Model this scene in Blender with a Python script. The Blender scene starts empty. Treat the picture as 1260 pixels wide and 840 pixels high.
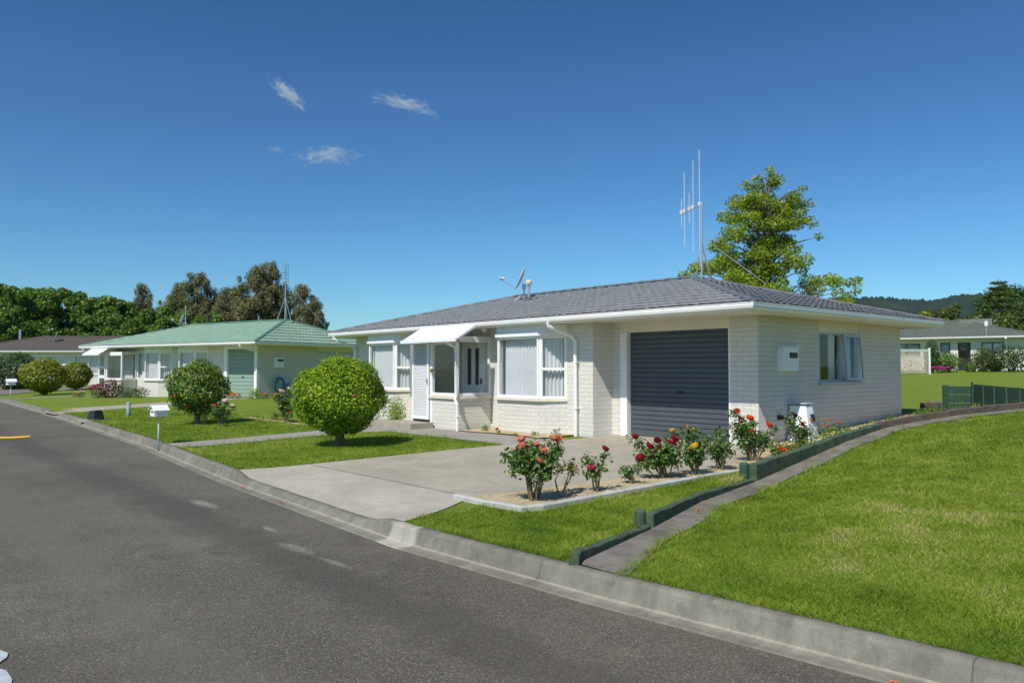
import bpy, bmesh, math, random
import numpy as np
from mathutils import Vector, Matrix
random.seed(7)
SC = bpy.context.scene
COL = SC.collection
R = math.radians
rng = np.random.default_rng(11)

# ------------------------------------------------------------------ helpers
def link(o, parent=None):
    COL.objects.link(o)
    if parent is not None: o.parent = parent
    return o

def tag(o, label=None, cat=None, group=None, kind=None):
    if label: o['label'] = label
    if cat: o['category'] = cat
    if group: o['group'] = group
    if kind: o['kind'] = kind
    return o

def thing(name, loc, rz, label, cat, group=None):
    o = link(bpy.data.objects.new(name, None))
    o.empty_display_size = .2
    o.location = loc; o.rotation_euler = (0, 0, rz)
    return tag(o, label, cat, group)

class MB:
    def __init__(s): s.v = []; s.f = []
    def add(s, vs, fs):
        b = len(s.v); s.v += [tuple(p) for p in vs]
        s.f += [tuple(i + b for i in f) for f in fs]
        return s
    def quad(s, a, b, c, d): return s.add([a, b, c, d], [(0, 1, 2, 3)])
    def hexa(s, p): return s.add(p, [(0, 3, 2, 1), (4, 5, 6, 7), (0, 1, 5, 4), (1, 2, 6, 5), (2, 3, 7, 6), (3, 0, 4, 7)])
    def box(s, x0, x1, y0, y1, z0, z1):
        return s.hexa([(x0, y0, z0), (x1, y0, z0), (x1, y1, z0), (x0, y1, z0), (x0, y0, z1), (x1, y0, z1), (x1, y1, z1), (x0, y1, z1)])
    def pbox(s, fr, u0, u1, n0, n1, z0, z1):
        return s.hexa([fr(u0, n1, z0), fr(u1, n1, z0), fr(u1, n0, z0), fr(u0, n0, z0), fr(u0, n1, z1), fr(u1, n1, z1), fr(u1, n0, z1), fr(u0, n0, z1)])
    def prism(s, poly, z0, z1):
        n = len(poly)
        vs = [(x, y, z0) for x, y in poly] + [(x, y, z1) for x, y in poly]
        fs = [tuple(range(n - 1, -1, -1)), tuple(range(n, 2 * n))] + [(i, (i + 1) % n, (i + 1) % n + n, i + n) for i in range(n)]
        return s.add(vs, fs)
    def tube(s, pts, r, seg=6, cap=True):
        pts = [Vector(p) for p in pts]; n = len(pts)
        rs = r if isinstance(r, (list, tuple)) else [r] * n
        ref = None; vs = []
        for i, p in enumerate(pts):
            d = (pts[min(i + 1, n - 1)] - pts[max(i - 1, 0)]).normalized()
            if ref is None: ref = Vector((0, 0, 1)) if abs(d.z) < .9 else Vector((1, 0, 0))
            a = d.cross(ref)
            if a.length < 1e-4: a = d.cross(Vector((.3, 1, .2)))
            a.normalize(); b = a.cross(d); ref = b.cross(a) if False else ref
            for k in range(seg):
                t = 2 * math.pi * k / seg
                vs.append(p + (a * math.cos(t) + b * math.sin(t)) * rs[i])
        fs = [(i * seg + k, i * seg + (k + 1) % seg, (i + 1) * seg + (k + 1) % seg, (i + 1) * seg + k) for i in range(n - 1) for k in range(seg)]
        if cap: fs += [tuple(range(seg - 1, -1, -1)), tuple(range((n - 1) * seg, n * seg))]
        return s.add(vs, fs)
    def lathe(s, prof, c=(0, 0, 0), seg=14):
        vs = []; n = len(prof)
        for r, z in prof:
            for k in range(seg):
                t = 2 * math.pi * k / seg
                vs.append((c[0] + r * math.cos(t), c[1] + r * math.sin(t), c[2] + z))
        fs = [(i * seg + k, i * seg + (k + 1) % seg, (i + 1) * seg + (k + 1) % seg, (i + 1) * seg + k) for i in range(n - 1) for k in range(seg)]
        fs += [tuple(range(seg - 1, -1, -1)), tuple(range((n - 1) * seg, n * seg))]
        return s.add(vs, fs)
    def build(s, name, m, parent=None, smooth=False, bevel=0, uv=False, fix=True):
        me = bpy.data.meshes.new(name)
        bm = bmesh.new()
        bv = [bm.verts.new(p) for p in s.v]
        for f in s.f:
            try: bm.faces.new([bv[i] for i in f])
            except ValueError: pass
        if bevel:
            bmesh.ops.remove_doubles(bm, verts=bm.verts, dist=1e-5)
            bmesh.ops.recalc_face_normals(bm, faces=bm.faces)
            bmesh.ops.bevel(bm, geom=list(bm.edges), offset=bevel, segments=2, affect='EDGES', clamp_overlap=True)
        elif fix: bmesh.ops.recalc_face_normals(bm, faces=bm.faces)
        if uv:
            ul = bm.loops.layers.uv.new('UVMap'); Z = Vector((0, 0, 1))
            bm.normal_update()
            for f in bm.faces:
                t = Z.cross(f.normal)
                t = t.normalized() if t.length > .05 else Vector((1, 0, 0))
                b = f.normal.cross(t)
                for l in f.loops: l[ul].uv = (l.vert.co.dot(t), l.vert.co.dot(b))
        bm.to_mesh(me); bm.free()
        if smooth: me.shade_smooth()
        me.materials.append(m)
        return link(bpy.data.objects.new(name, me), parent)

def frame(ox, oy, tx, ty):
    """plan frame: u along (tx,ty), n outward (to the right of t), z up"""
    L = math.hypot(tx, ty); tx /= L; ty /= L; nx, ny = ty, -tx
    return lambda u, n, z: (ox + tx * u + nx * n, oy + ty * u + ny * n, z)

def npmesh(name, V, F, m, parent=None, attr=None, smooth=False):
    """V (n,3), F (k,q) index array with q verts per face"""
    me = bpy.data.meshes.new(name); k, q = F.shape
    me.vertices.add(len(V)); me.vertices.foreach_set('co', np.asarray(V, np.float32).ravel())
    me.loops.add(k * q); me.loops.foreach_set('vertex_index', F.astype(np.int32).ravel())
    me.polygons.add(k); me.polygons.foreach_set('loop_start', np.arange(0, k * q, q, dtype=np.int32))
    if attr is not None:
        a = me.attributes.new('rnd', 'FLOAT', 'FACE'); a.data.foreach_set('value', np.asarray(attr, np.float32))
    me.update(calc_edges=True)
    if smooth: me.shade_smooth()
    me.materials.append(m)
    return link(bpy.data.objects.new(name, me), parent)

# ------------------------------------------------------------------ materials
class NT:
    def __init__(s, name):
        s.m = bpy.data.materials.new(name); s.m.use_nodes = True
        s.n = s.m.node_tree; s.n.nodes.clear()
        s.out = s.n.nodes.new('ShaderNodeOutputMaterial')
    def new(s, t, **kw):
        n = s.n.nodes.new(t)
        for k, v in kw.items():
            if k.startswith('i_'): n.inputs[k[2:].replace('_', ' ')].default_value = v
            else: setattr(n, k, v)
        return n
    def ln(s, a, b): s.n.links.new(a, b)
    def noise(s, vec, scale, detail=4, rough=.55, dist=0):
        n = s.new('ShaderNodeTexNoise'); n.inputs['Scale'].default_value = scale; n.inputs['Detail'].default_value = detail
        n.inputs['Roughness'].default_value = rough; n.inputs['Distortion'].default_value = dist
        s.ln(vec, n.inputs['Vector']); return n.outputs['Fac']
    def ramp(s, fac, stops):
        n = s.new('ShaderNodeValToRGB'); e = n.color_ramp.elements
        while len(e) < len(stops): e.new(.5)
        for i, (p, c) in enumerate(stops):
            e[i].position = p; e[i].color = (c[0], c[1], c[2], 1) if not isinstance(c, (int, float)) else (c, c, c, 1)
        s.ln(fac, n.inputs['Fac']); return n.outputs['Color']
    def mix(s, fac, a, b, mode='MIX'):
        n = s.new('ShaderNodeMix', data_type='RGBA', blend_type=mode)
        for sock, v in ((0, fac), (6, a), (7, b)):
            if hasattr(v, 'node'): s.ln(v, n.inputs[sock])
            elif sock == 0: n.inputs[0].default_value = v
            else: n.inputs[sock].default_value = (v[0], v[1], v[2], 1)
        return n.outputs[2]
    def math(s, op, a, b=None, clamp=False):
        n = s.new('ShaderNodeMath', operation=op, use_clamp=clamp)
        for i, v in enumerate((a, b)):
            if v is None: continue
            if hasattr(v, 'node'): s.ln(v, n.inputs[i])
            else: n.inputs[i].default_value = v
        return n.outputs[0]
    def bump(s, hgt, strength=.5, dist=.01, normal=None):
        n = s.new('ShaderNodeBump'); n.inputs['Strength'].default_value = strength; n.inputs['Distance'].default_value = dist
        s.ln(hgt, n.inputs['Height'])
        if normal is not None: s.ln(normal, n.inputs['Normal'])
        return n.outputs['Normal']
    def bsdf(s, col, rough=.6, normal=None, metallic=0, spec=.4):
        n = s.new('ShaderNodeBsdfPrincipled')
        n.inputs['Metallic'].default_value = metallic; n.inputs['Specular IOR Level'].default_value = spec
        if hasattr(col, 'node'): s.ln(col, n.inputs['Base Color'])
        else: n.inputs['Base Color'].default_value = (col[0], col[1], col[2], 1)
        if hasattr(rough, 'node'): s.ln(rough, n.inputs['Roughness'])
        else: n.inputs['Roughness'].default_value = rough
        if normal is not None: s.ln(normal, n.inputs['Normal'])
        s.ln(n.outputs[0], s.out.inputs['Surface']); return n
    def obj(s): return s.new('ShaderNodeTexCoord').outputs['Object']
    def pos(s): return s.new('ShaderNodeNewGeometry').outputs['Position']

def plain(name, col, rough=.55, var=.12, scale=3., bump=0., bscale=40., metallic=0, spec=.4, dirt=None):
    k = NT(name); v = k.obj()
    f = k.noise(v, scale, 5, .6)
    lo = tuple(c * (1 - var) for c in col); hi = tuple(min(1, c * (1 + var)) for c in col)
    c = k.ramp(f, [(.3, lo), (.7, hi)])
    if dirt:
        g = k.noise(v, scale * 2.7, 7, .65)
        c = k.mix(k.ramp(g, [(.52, 0.), (.75, dirt[3])]), c, dirt[:3])
    nb = k.bump(k.noise(v, bscale, 5, .6), .5, bump) if bump else None
    k.bsdf(c, rough, nb, metallic, spec); return k.m

def brick(name, col, bump=.006, mort=.87):
    k = NT(name); uv = k.new('ShaderNodeTexCoord').outputs['UV']; o = k.obj()
    wob = k.new('ShaderNodeMix', data_type='RGBA', blend_type='LINEAR_LIGHT'); wob.inputs[0].default_value = .012
    nz = k.new('ShaderNodeTexNoise'); nz.inputs['Scale'].default_value = 9; k.ln(uv, nz.inputs['Vector'])
    k.ln(uv, wob.inputs[6]); k.ln(nz.outputs['Color'], wob.inputs[7])
    b = k.new('ShaderNodeTexBrick'); k.ln(wob.outputs[2], b.inputs['Vector'])
    b.inputs['Scale'].default_value = 1; b.inputs['Mortar Size'].default_value = .006; b.inputs['Mortar Smooth'].default_value = .6
    b.inputs['Brick Width'].default_value = .29; b.inputs['Row Height'].default_value = .088; b.inputs['Bias'].default_value = 0
    b.inputs['Color1'].default_value = (*[c * 1.0 for c in col], 1); b.inputs['Color2'].default_value = (*[c * .94 for c in col], 1)
    b.inputs['Mortar'].default_value = (*[c * mort for c in col], 1)
    f = k.noise(o, 1.6, 6, .65)
    c = k.mix(k.ramp(f, [(.35, .0), (.75, .35)]), b.outputs['Color'], tuple(x * .8 * w for x, w in zip(col, (1, .98, .9))))
    rough_n = k.noise(uv, 26, 6, .72)
    hh = k.math('ADD', k.math('MULTIPLY', k.math('SUBTRACT', 1., b.outputs['Fac']), .65), k.math('MULTIPLY', rough_n, 2.4))
    k.bsdf(c, .75, k.bump(hh, .9, bump), 0, .25); return k.m

def leafmat(name, stops, trans=.35, rough=.45, spec=.35, gain=1.):
    k = NT(name); a = k.new('ShaderNodeAttribute', attribute_name='rnd').outputs['Fac']
    oi = k.new('ShaderNodeObjectInfo').outputs['Random']
    c = k.ramp(a, stops)
    hs = k.new('ShaderNodeHueSaturation'); k.ln(c, hs.inputs['Color'])
    k.ln(k.math('ADD', k.math('MULTIPLY', oi, .3), gain - .15), hs.inputs['Value'])
    p = k.bsdf(hs.outputs[0], rough, None, 0, spec)
    t = k.new('ShaderNodeBsdfTranslucent'); k.ln(k.mix(.35, hs.outputs[0], (.25, .35, .02)), t.inputs['Color'])
    mx = k.new('ShaderNodeMixShader'); mx.inputs[0].default_value = trans
    k.ln(p.outputs[0], mx.inputs[1]); k.ln(t.outputs[0], mx.inputs[2]); k.ln(mx.outputs[0], k.out.inputs['Surface'])
    return k.m

def glassmat(name, tint=(.93, .95, .95), refl=1.0):
    k = NT(name)
    tr = k.new('ShaderNodeBsdfTransparent'); tr.inputs['Color'].default_value = (*tint, 1)
    gl = k.new('ShaderNodeBsdfGlossy'); gl.inputs['Roughness'].default_value = .015
    ge = k.new('ShaderNodeNewGeometry'); dp = k.new('ShaderNodeVectorMath', operation='DOT_PRODUCT'); k.ln(ge.outputs['Incoming'], dp.inputs[0]); k.ln(ge.outputs['Normal'], dp.inputs[1])
    c1 = k.math('SUBTRACT', 1., k.math('ABSOLUTE', dp.outputs['Value']), True)
    mx = k.new('ShaderNodeMixShader')
    k.ln(k.math('ADD', k.math('MULTIPLY', k.math('POWER', c1, 5.), .85), .075 * refl, True), mx.inputs[0]); k.ln(tr.outputs[0], mx.inputs[1]); k.ln(gl.outputs[0], mx.inputs[2])
    k.ln(mx.outputs[0], k.out.inputs['Surface']); return k.m

def curtainmat():
    k = NT('sheer_curtain'); o = k.obj(); f = k.noise(o, 14, 3)
    d = k.new('ShaderNodeBsdfDiffuse'); k.ln(k.ramp(f, [(.3, (.74, .76, .8)), (.7, (.85, .86, .88))]), d.inputs['Color'])
    t = k.new('ShaderNodeBsdfTranslucent'); t.inputs['Color'].default_value = (.8, .82, .85, 1)
    mx = k.new('ShaderNodeMixShader'); mx.inputs[0].default_value = .25
    k.ln(d.outputs[0], mx.inputs[1]); k.ln(t.outputs[0], mx.inputs[2]); k.ln(mx.outputs[0], k.out.inputs['Surface']); return k.m

M = {}
M['cream'] = brick('cream_painted_brick', (.77, .745, .675), .013)
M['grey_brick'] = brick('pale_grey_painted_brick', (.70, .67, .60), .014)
M['white'] = plain('white_gloss_paint', (.82, .82, .80), .35, .04, 2., spec=.5, dirt=(.55, .53, .46, .25))
M['cream_paint'] = plain('cream_board_paint', (.74, .69, .58), .5, .05, 2.)
M['sill'] = plain('cream_sill', (.70, .64, .53), .6, .1, 6., .002, 60, dirt=(.4, .36, .28, .5))
M['soffit'] = plain('soffit_board', (.78, .75, .68), .6, .04, 3.)
M['slate_tile'] = plain('slate_grey_roof_tile', (.222, .227, .234), .7, .18, 5., .0015, 120, spec=.35, dirt=(.27, .275, .28, .4))
M['green_tile'] = plain('pale_green_roof_tile', (.235, .355, .262), .65, .12, 2.5, .001, 100, dirt=(.29, .36, .28, .35))
M['brown_tile'] = plain('brown_roof_tile', (.088, .076, .064), .85, .2, 3., .002, 60)
M['moss_tile'] = plain('dark_green_roof_tile', (.105, .125, .10), .8, .2, 3., .002, 60)
M['green_trim'] = plain('green_ridge_paint', (.12, .24, .18), .5, .1)
M['door_grey'] = plain('charcoal_steel_door', (.076, .088, .100), .42, .08, 4., spec=.45)
M['door_green'] = plain('sage_steel_door', (.23, .33, .26), .55, .06, 4.)
M['glass'] = glassmat('window_glass')
M['curtain'] = curtainmat()
M['dark_frame'] = plain('bronze_aluminium_frame', (.05, .045, .04), .4, .1, 5, metallic=.3)
M['silver_frame'] = plain('pale_aluminium_frame', (.44, .47, .47), .4, .05, 5, metallic=.1)
M['galv'] = plain('galvanised_steel', (.5, .51, .52), .4, .12, 9, metallic=.7)
M['white_metal'] = plain('white_enamel', (.80, .82, .83), .3, .03, 4, spec=.5)
M['black'] = plain('black_plastic', (.018, .018, .02), .45, .2, 6)
M['lead'] = plain('lead_flashing', (.07, .075, .08), .6, .15, 8)
M['brass'] = plain('brass', (.6, .42, .12), .3, .1, 8, metallic=.9)
M['white_door'] = plain('white_door_paint', (.8, .8, .78), .4, .03, 4)
M['inner'] = plain('room_plaster', (.42, .40, .36), .8, .05, 2)
M['blue_hose'] = plain('blue_hose_rubber', (.02, .22, .32), .45, .15, 9)
M['green_timber'] = plain('weathered_green_timber', (.052, .085, .045), .85, .45, 7., .006, 55, dirt=(.17, .15, .11, .8))
M['green_fence'] = plain('dark_green_fence_paint', (.03, .078, .045), .7, .3, 5., .003, 50, dirt=(.10, .12, .09, .6))
M['dark_timber'] = plain('weathered_brown_timber', (.10, .075, .058), .85, .35, 8., .004, 60, dirt=(.06, .09, .06, .6))
M['bark'] = plain('grey_brown_bark', (.13, .105, .08), .9, .3, 8., .006, 40)
M['rose_stem'] = plain('rose_stem', (.17, .14, .08), .8, .3, 20)
M['yellow_paint'] = plain('yellow_road_paint', (.78, .47, .02), .7, .12, 8, dirt=(.3, .2, .05, .6))
M['leaf_dry'] = plain('dry_leaf', (.50, .14, .04), .7, .3, 40)
# ------------------------------------------------------------------ ground materials
def lawn_mat(name):
    k = NT(name); p = k.pos()
    big = k.noise(p, .45, 4, .6); mid = k.noise(p, 2.3, 6, .65); fine = k.noise(p, 70, 4, .7)
    st = k.new('ShaderNodeMapping'); st.inputs['Scale'].default_value = (1.2, 7, 1); st.inputs['Rotation'].default_value = (0, 0, R(24)); k.ln(p, st.inputs['Vector'])
    streak = k.noise(st.outputs[0], 1.0, 4, .6)
    c = k.ramp(mid, [(.28, (.095, .170, .012)), (.5, (.145, .228, .020)), (.72, (.195, .270, .032))])
    c = k.mix(k.ramp(big, [(.42, 0.), (.62, .7)]), c, (.195, .255, .035))
    c = k.mix(k.ramp(streak, [(.45, 0.), (.66, .6)]), c, (.26, .265, .06))
    dry = k.noise(p, .9, 6, .72, .4)
    c = k.mix(k.ramp(dry, [(.60, 0.), (.76, .7)]), c, (.30, .235, .095))
    c = k.mix(k.ramp(fine, [(.30, .6), (.62, 0.)]), c, (.07, .125, .012))
    k.bsdf(c, .85, k.bump(k.math('ADD', fine, k.math('MULTIPLY', mid, .6)), .8, .03), 0, .12); return k.m
M['lawn'] = lawn_mat('mown_lawn')

def road_mat():
    k = NT('asphalt'); p = k.pos()
    big = k.noise(p, .35, 5, .6, .3); mid = k.noise(p, 2.2, 6, .65)
    vo = k.new('ShaderNodeTexVoronoi'); vo.inputs['Scale'].default_value = 120; k.ln(p, vo.inputs['Vector'])
    sp = k.new('ShaderNodeSeparateColor'); k.ln(vo.outputs['Color'], sp.inputs['Color'])
    c = k.ramp(big, [(.3, (.088, .078, .060)), (.55, (.122, .110, .082)), (.75, (.155, .141, .105))])
    c = k.mix(k.ramp(mid, [(.45, 0.), (.75, .5)]), c, (.062, .054, .045))
    c = k.mix(k.ramp(sp.outputs[0], [(.0, .6), (.5, 0.)]), c, (.040, .036, .030))
    c = k.mix(k.ramp(sp.outputs[1], [(.72, 0.), (.98, .6)]), c, (.27, .25, .205))
    sx = k.new('ShaderNodeSeparateXYZ'); k.ln(p, sx.inputs[0])
    # loose pale chip strewn beside the channel, and a darker sealed band
    wob = k.noise(p, 3.2, 6, .7); wob2 = k.noise(p, 16, 4, .75)
    def spot(x, y, a, b, sl):
        dx = k.math('SUBTRACT', sx.outputs[0], x); dy = k.math('SUBTRACT', k.math('SUBTRACT', sx.outputs[1], y), k.math('MULTIPLY', dx, sl))
        d = k.math('ADD', k.math('POWER', k.math('ABSOLUTE', k.math('DIVIDE', dx, a)), 2), k.math('POWER', k.math('ABSOLUTE', k.math('DIVIDE', dy, b)), 2))
        d = k.math('ADD', d, k.math('MULTIPLY', k.math('SUBTRACT', wob, .5), 3.2))
        d = k.math('ADD', d, k.math('MULTIPLY', k.math('SUBTRACT', wob2, .5), 2.4))
        return k.ramp(d, [(.1, .9), (1.3, 0.)])
    for x, y, a, b, sl in ((-2.1, -8.75, .45, .10, .0), (.72, -8.92, .36, .10, .02), (1.45, -8.9, .28, .05, .05), (-.25, -8.75, .2, .05, 0)):
        c = k.mix(k.math('MULTIPLY', spot(x, y, a, b, sl), k.ramp(sp.outputs[2], [(.25, .25), (.6, 1.)])), c, (.30, .28, .235))
    band = k.math('ADD', k.math('ABSOLUTE', k.math('DIVIDE', k.math('ADD', sx.outputs[1], 9.15), .42)), k.math('MULTIPLY', k.math('SUBTRACT', wob, .5), 2.5))
    c = k.mix(k.ramp(band, [(.3, .45), (1., 0.)]), c, (.055, .048, .042))
    for ty, w_, col_ in ((10.6, .38, (.135, .124, .096)), (12.1, .38, (.135, .124, .096)), (11.35, .3, (.066, .059, .049))):
        bd = k.math('ADD', k.math('ABSOLUTE', k.math('DIVIDE', k.math('ADD', sx.outputs[1], ty), w_)), k.math('MULTIPLY', k.math('SUBTRACT', big, .5), 2.4)); c = k.mix(k.ramp(bd, [(.1, .40), (1.1, 0.)]), c, col_)
    hgt = k.math('ADD', k.math('MULTIPLY', vo.outputs['Distance'], -1.), k.math('MULTIPLY', k.noise(p, 190, 3), .4))
    k.bsdf(c, .8, k.bump(hgt, .5, .004), 0, .25); return k.m
M['road'] = road_mat()

def concrete(name, a, b, stain, s=1., streak=False):
    k = NT(name); p = k.pos()
    big = k.noise(p, .9 * s, 6, .62, .3); fine = k.noise(p, 95, 4, .7); mid = k.noise(p, 6, 6, .7)
    c = k.ramp(big, [(.3, a), (.7, b)])
    c = k.mix(k.ramp(mid, [(.46, 0.), (.76, .75)]), c, stain)
    c = k.mix(k.ramp(fine, [(.3, .35), (.55, 0.)]), c, tuple(x * .45 for x in a))
    c = k.mix(k.ramp(k.noise(p, .55 * s, 7, .7, .8), [(.52, 0.), (.68, .6)]), c, stain)
    if streak:
        sp_ = k.new('ShaderNodeSeparateXYZ'); k.ln(p, sp_.inputs[0]); pd = k.math('ADD', k.math('ABSOLUTE', k.math('DIVIDE', k.math('SUBTRACT', sp_.outputs[0], 1.12), .24)), k.math('MULTIPLY', k.math('SUBTRACT', mid, .5), 1.2)); c = k.mix(k.ramp(pd, [(.7, .85), (1., 0.)]), c, (.38, .365, .31)); zz = k.math('ABSOLUTE', k.math('SUBTRACT', sp_.outputs[2], -.2465)); c = k.mix(k.ramp(k.math('ADD', zz, k.math('MULTIPLY', k.math('SUBTRACT', mid, .5), .004)), [(.002, .6), (.0045, 0.)]), c, (.42, .39, .31))
        mp = k.new('ShaderNodeMapping'); mp.inputs['Scale'].default_value = (7, 1.2, 1.2); k.ln(p, mp.inputs['Vector']); sn = k.noise(mp.outputs[0], 1., 5, .7)
        c = k.mix(k.ramp(sn, [(.48, 0.), (.70, .45)]), c, stain)
        sx = k.new('ShaderNodeSeparateXYZ'); k.ln(p, sx.inputs[0]); fr = k.math('FRACT', k.math('DIVIDE', sx.outputs[0], 2.9)); c = k.mix(k.ramp(fr, [(0., .8), (.004, 0.)]), c, (.03, .03, .027))
    k.bsdf(c, .8, k.bump(k.math('ADD', fine, mid), .6, .006), 0, .25); return k.m
M['concrete'] = concrete('worn_concrete', (.33, .298, .235), (.43, .39, .31), (.26, .23, .175))
M['concrete_pale'] = concrete('pale_concrete', (.36, .335, .275), (.46, .43, .355), (.29, .265, .21))
M['concrete_old'] = concrete('old_grey_concrete', (.15, .138, .112), (.26, .24, .195), (.075, .07, .055), 3)
M['kerb'] = concrete('kerb_concrete', (.17, .162, .128), (.265, .252, .20), (.095, .09, .068), 1.8, True)
M['edging'] = concrete('white_edging', (.42, .42, .40), (.55, .55, .52), (.33, .32, .29), 3)
M['path'] = concrete('path_concrete', (.27, .25, .215), (.35, .33, .285), (.21, .19, .16))
def soil_mat():
    k = NT('dry_mulch'); p = k.pos(); f = k.noise(p, 26, 6, .75); g = k.noise(p, 3, 5)
    c = k.ramp(f, [(.33, (.17, .115, .06)), (.45, (.50, .40, .235)), (.64, (.68, .57, .38))])
    c = k.mix(k.ramp(g, [(.45, 0.), (.7, .5)]), c, (.14, .095, .055))
    k.bsdf(c, .95, k.bump(f, 1., .03), 0, .1); return k.m
M['soil'] = soil_mat()

# ------------------------------------------------------------------ terrain
def lerpt(x, xs, ys):
    if x<=xs[0]: return ys[0]
    for i in range(1,len(xs)):
        if x<=xs[i]:
            f=(x-xs[i-1])/(xs[i]-xs[i-1]); return ys[i-1]+(ys[i]-ys[i-1])*f
    return ys[-1]
def sst(a,b,x):
    f=min(1,max(0,(x-a)/(b-a))); return f*f*(3-2*f)
KX=[-400,-60,-36,-30,-21,-10,-6,-3.3,-.6,1.2,3.5,6,9,14,30,400]
KY=[-5.3,-5.8,-6.17,-6.32,-6.65,-7.2,-7.58,-7.8,-7.95,-8.04,-7.92,-7.68,-7.3,-6.6,-4.2,52]
def kerb(x): return lerpt(x,KX,KY)
TX=[3.28,3.1,2.95,2.7,2.2,1.8,1.5,1.5,1.5,1.8,2.2,2.8,3.6,4.6]
TY=[-7.95,-7.8,-7.3,-6.4,-4.93,-3.2,-1,0,1.4,2.0,2.9,4.4,6.6,9.5]
TZ=[-.12,-.12,-.12,-.11,-.10,-.10,.06,.20,.34,.44,.54,.63,.74,.85]
def timx(y): return lerpt(y,TY,TX)
def timz(y): return lerpt(y,TY,TZ)
RY=[-1.5,0,2,4,5.85,9,20,35,48,70,200]
RZ=[-.05,-.0,.10,.22,.31,.37,.62,.98,1.3,1.6,1.6]
WA=(.43,9.1); WB=(2.6,5.2)
def KT(x): return -.12 - .075*(sst(-3.95,-3.4,x)*(1-sst(.25,.8,x)) + sst(-25.2,-24.6,x)*(1-sst(-22.4,-21.8,x)))
def h(x,y):
    k=kerb(x); t=y-k
    hl=-.12+ (.09)*sst(0,5.5,t) + .12*sst(-12,-24,x)*sst(3,9,t)+.3*sst(-34,-60,x)*sst(8,30,t)
    if t<1.4: hl+=(KT(x)+.12)*(1-sst(0,1.4,t))
    q=x+.4*max(0,y-6)
    r=sst(-9,-.3,q)
    hr=hl+(lerpt(y,RY,RZ)+.03)*r if y>-1.5 else hl
    # upper lawn beyond the retaining wall
    ux,uy=WB[0]-WA[0],WB[1]-WA[1]; L=math.hypot(ux,uy); ux/=L;uy/=L
    s=(x-WA[0])*ux+(y-WA[1])*uy; n=-(x-WA[0])*uy+(y-WA[1])*ux   # n>0 beyond the wall
    if s>0: w=sst(.02,.14,n)
    else: w=sst(.0,3.5,n+ .0)*sst(-4,0,s)
    if y>4 and w>0: hr=hr+(max(hr,.93+ .012*max(0,n))-hr)*w
    if y<9.5 and x>timx(y)-.16:
        tx=timx(y); z=timz(y)
        b=.16*sst(.4,2.2,x-tx)*sst(.1,2.0,t)
        z=z+b
        w2=sst(-.16,-.05,x-tx)
        if y>6.6: w2*=1
        return hr+(z-hr)*w2
    return hr

def xs_range():
    xs = list(np.arange(-14, 9.01, .16)); x = -14.
    st = .3; L = []
    while x > -3600: x -= st; L.append(x); st *= 1.07
    x = 9.; st = .3; Rr = []
    while x < 3600: x += st; Rr.append(x); st *= 1.08
    return L[::-1] + [float(v) for v in xs] + Rr
XS = xs_range()
TS = [.10] + [float(v) for v in np.arange(.22, 22, .15)]
_t = 22.; _s = .3
while _t < 3800: TS.append(_t); _t += _s; _s *= 1.08
def grid_sheet(name, m, cols, rows, fn, smooth=True):
    V = np.array([fn(i, j) for j in range(rows) for i in range(cols)])
    a = np.arange(rows - 1)[:, None] * cols + np.arange(cols - 1)[None, :]
    F = np.stack([a, a + 1, a + cols + 1, a + cols], -1).reshape(-1, 4)
    o = npmesh(name, V, F, m, smooth=smooth); return o
_kx = [kerb(x) for x in XS]
ground = grid_sheet('ground', M['lawn'], len(XS), len(TS), lambda i, j: (XS[i], _kx[i] + TS[j], h(XS[i], _kx[i] + TS[j])))
tag(ground, kind='structure')
RT = [-.15, -.6, -1, -2, -3, -4.5, -6, -7.3]
road = grid_sheet('road', M['road'], len(XS), len(RT), lambda i, j: (XS[i], _kx[i] + RT[j], -.262 + .05 * math.sin(math.pi * (-RT[j] - .15) / 7.15)))
tag(road, kind='structure')
verge = grid_sheet('far_verge', M['lawn'], len(XS), 4, lambda i, j: (XS[i], _kx[i] + (-7.45, -9, -30, -1500)[j], -.13))
tag(verge, kind='structure')
# kerb and channel swept along the road edge
def sweep_kerb(name, sgn, off, x0, x1, m, drop=True):
    xs = [x for x in XS if x0 <= x <= x1]; vs = []; fs = []
    for x in xs:
        y = kerb(x) + off; kt = (KT(x) if drop else -.12) + .012; w = .004 * math.sin(x * 5.1) + .003 * math.sin(x * 13.7)
        prof = [(-.185, -.31), (-.18, -.257), (-.15, -.255), (-.055, -.256), (-.048, -.249), (-.026, -.248), (-.020, -.240), (.012, kt - .03), (.020, kt - .010), (.038, kt - .001), (.06, kt + .002), (.09, kt + .002), (.125 + w, kt), (.14 + w, kt - .2)]
        vs += [(x, y + sgn * a, z) for a, z in prof]
    n = 14
    for i in range(len(xs) - 1):
        for k in range(n - 1): fs.append((i * n + k, i * n + k + 1, (i + 1) * n + k + 1, (i + 1) * n + k))
    o = npmesh(name, np.array(vs), np.array(fs), m, smooth=False); return tag(o, kind='structure')
sweep_kerb('kerb', 1, 0, -300, 300, M['kerb'])
sweep_kerb('opposite_kerb', -1, -7.3, -300, 300, M['kerb'], False)

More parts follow.
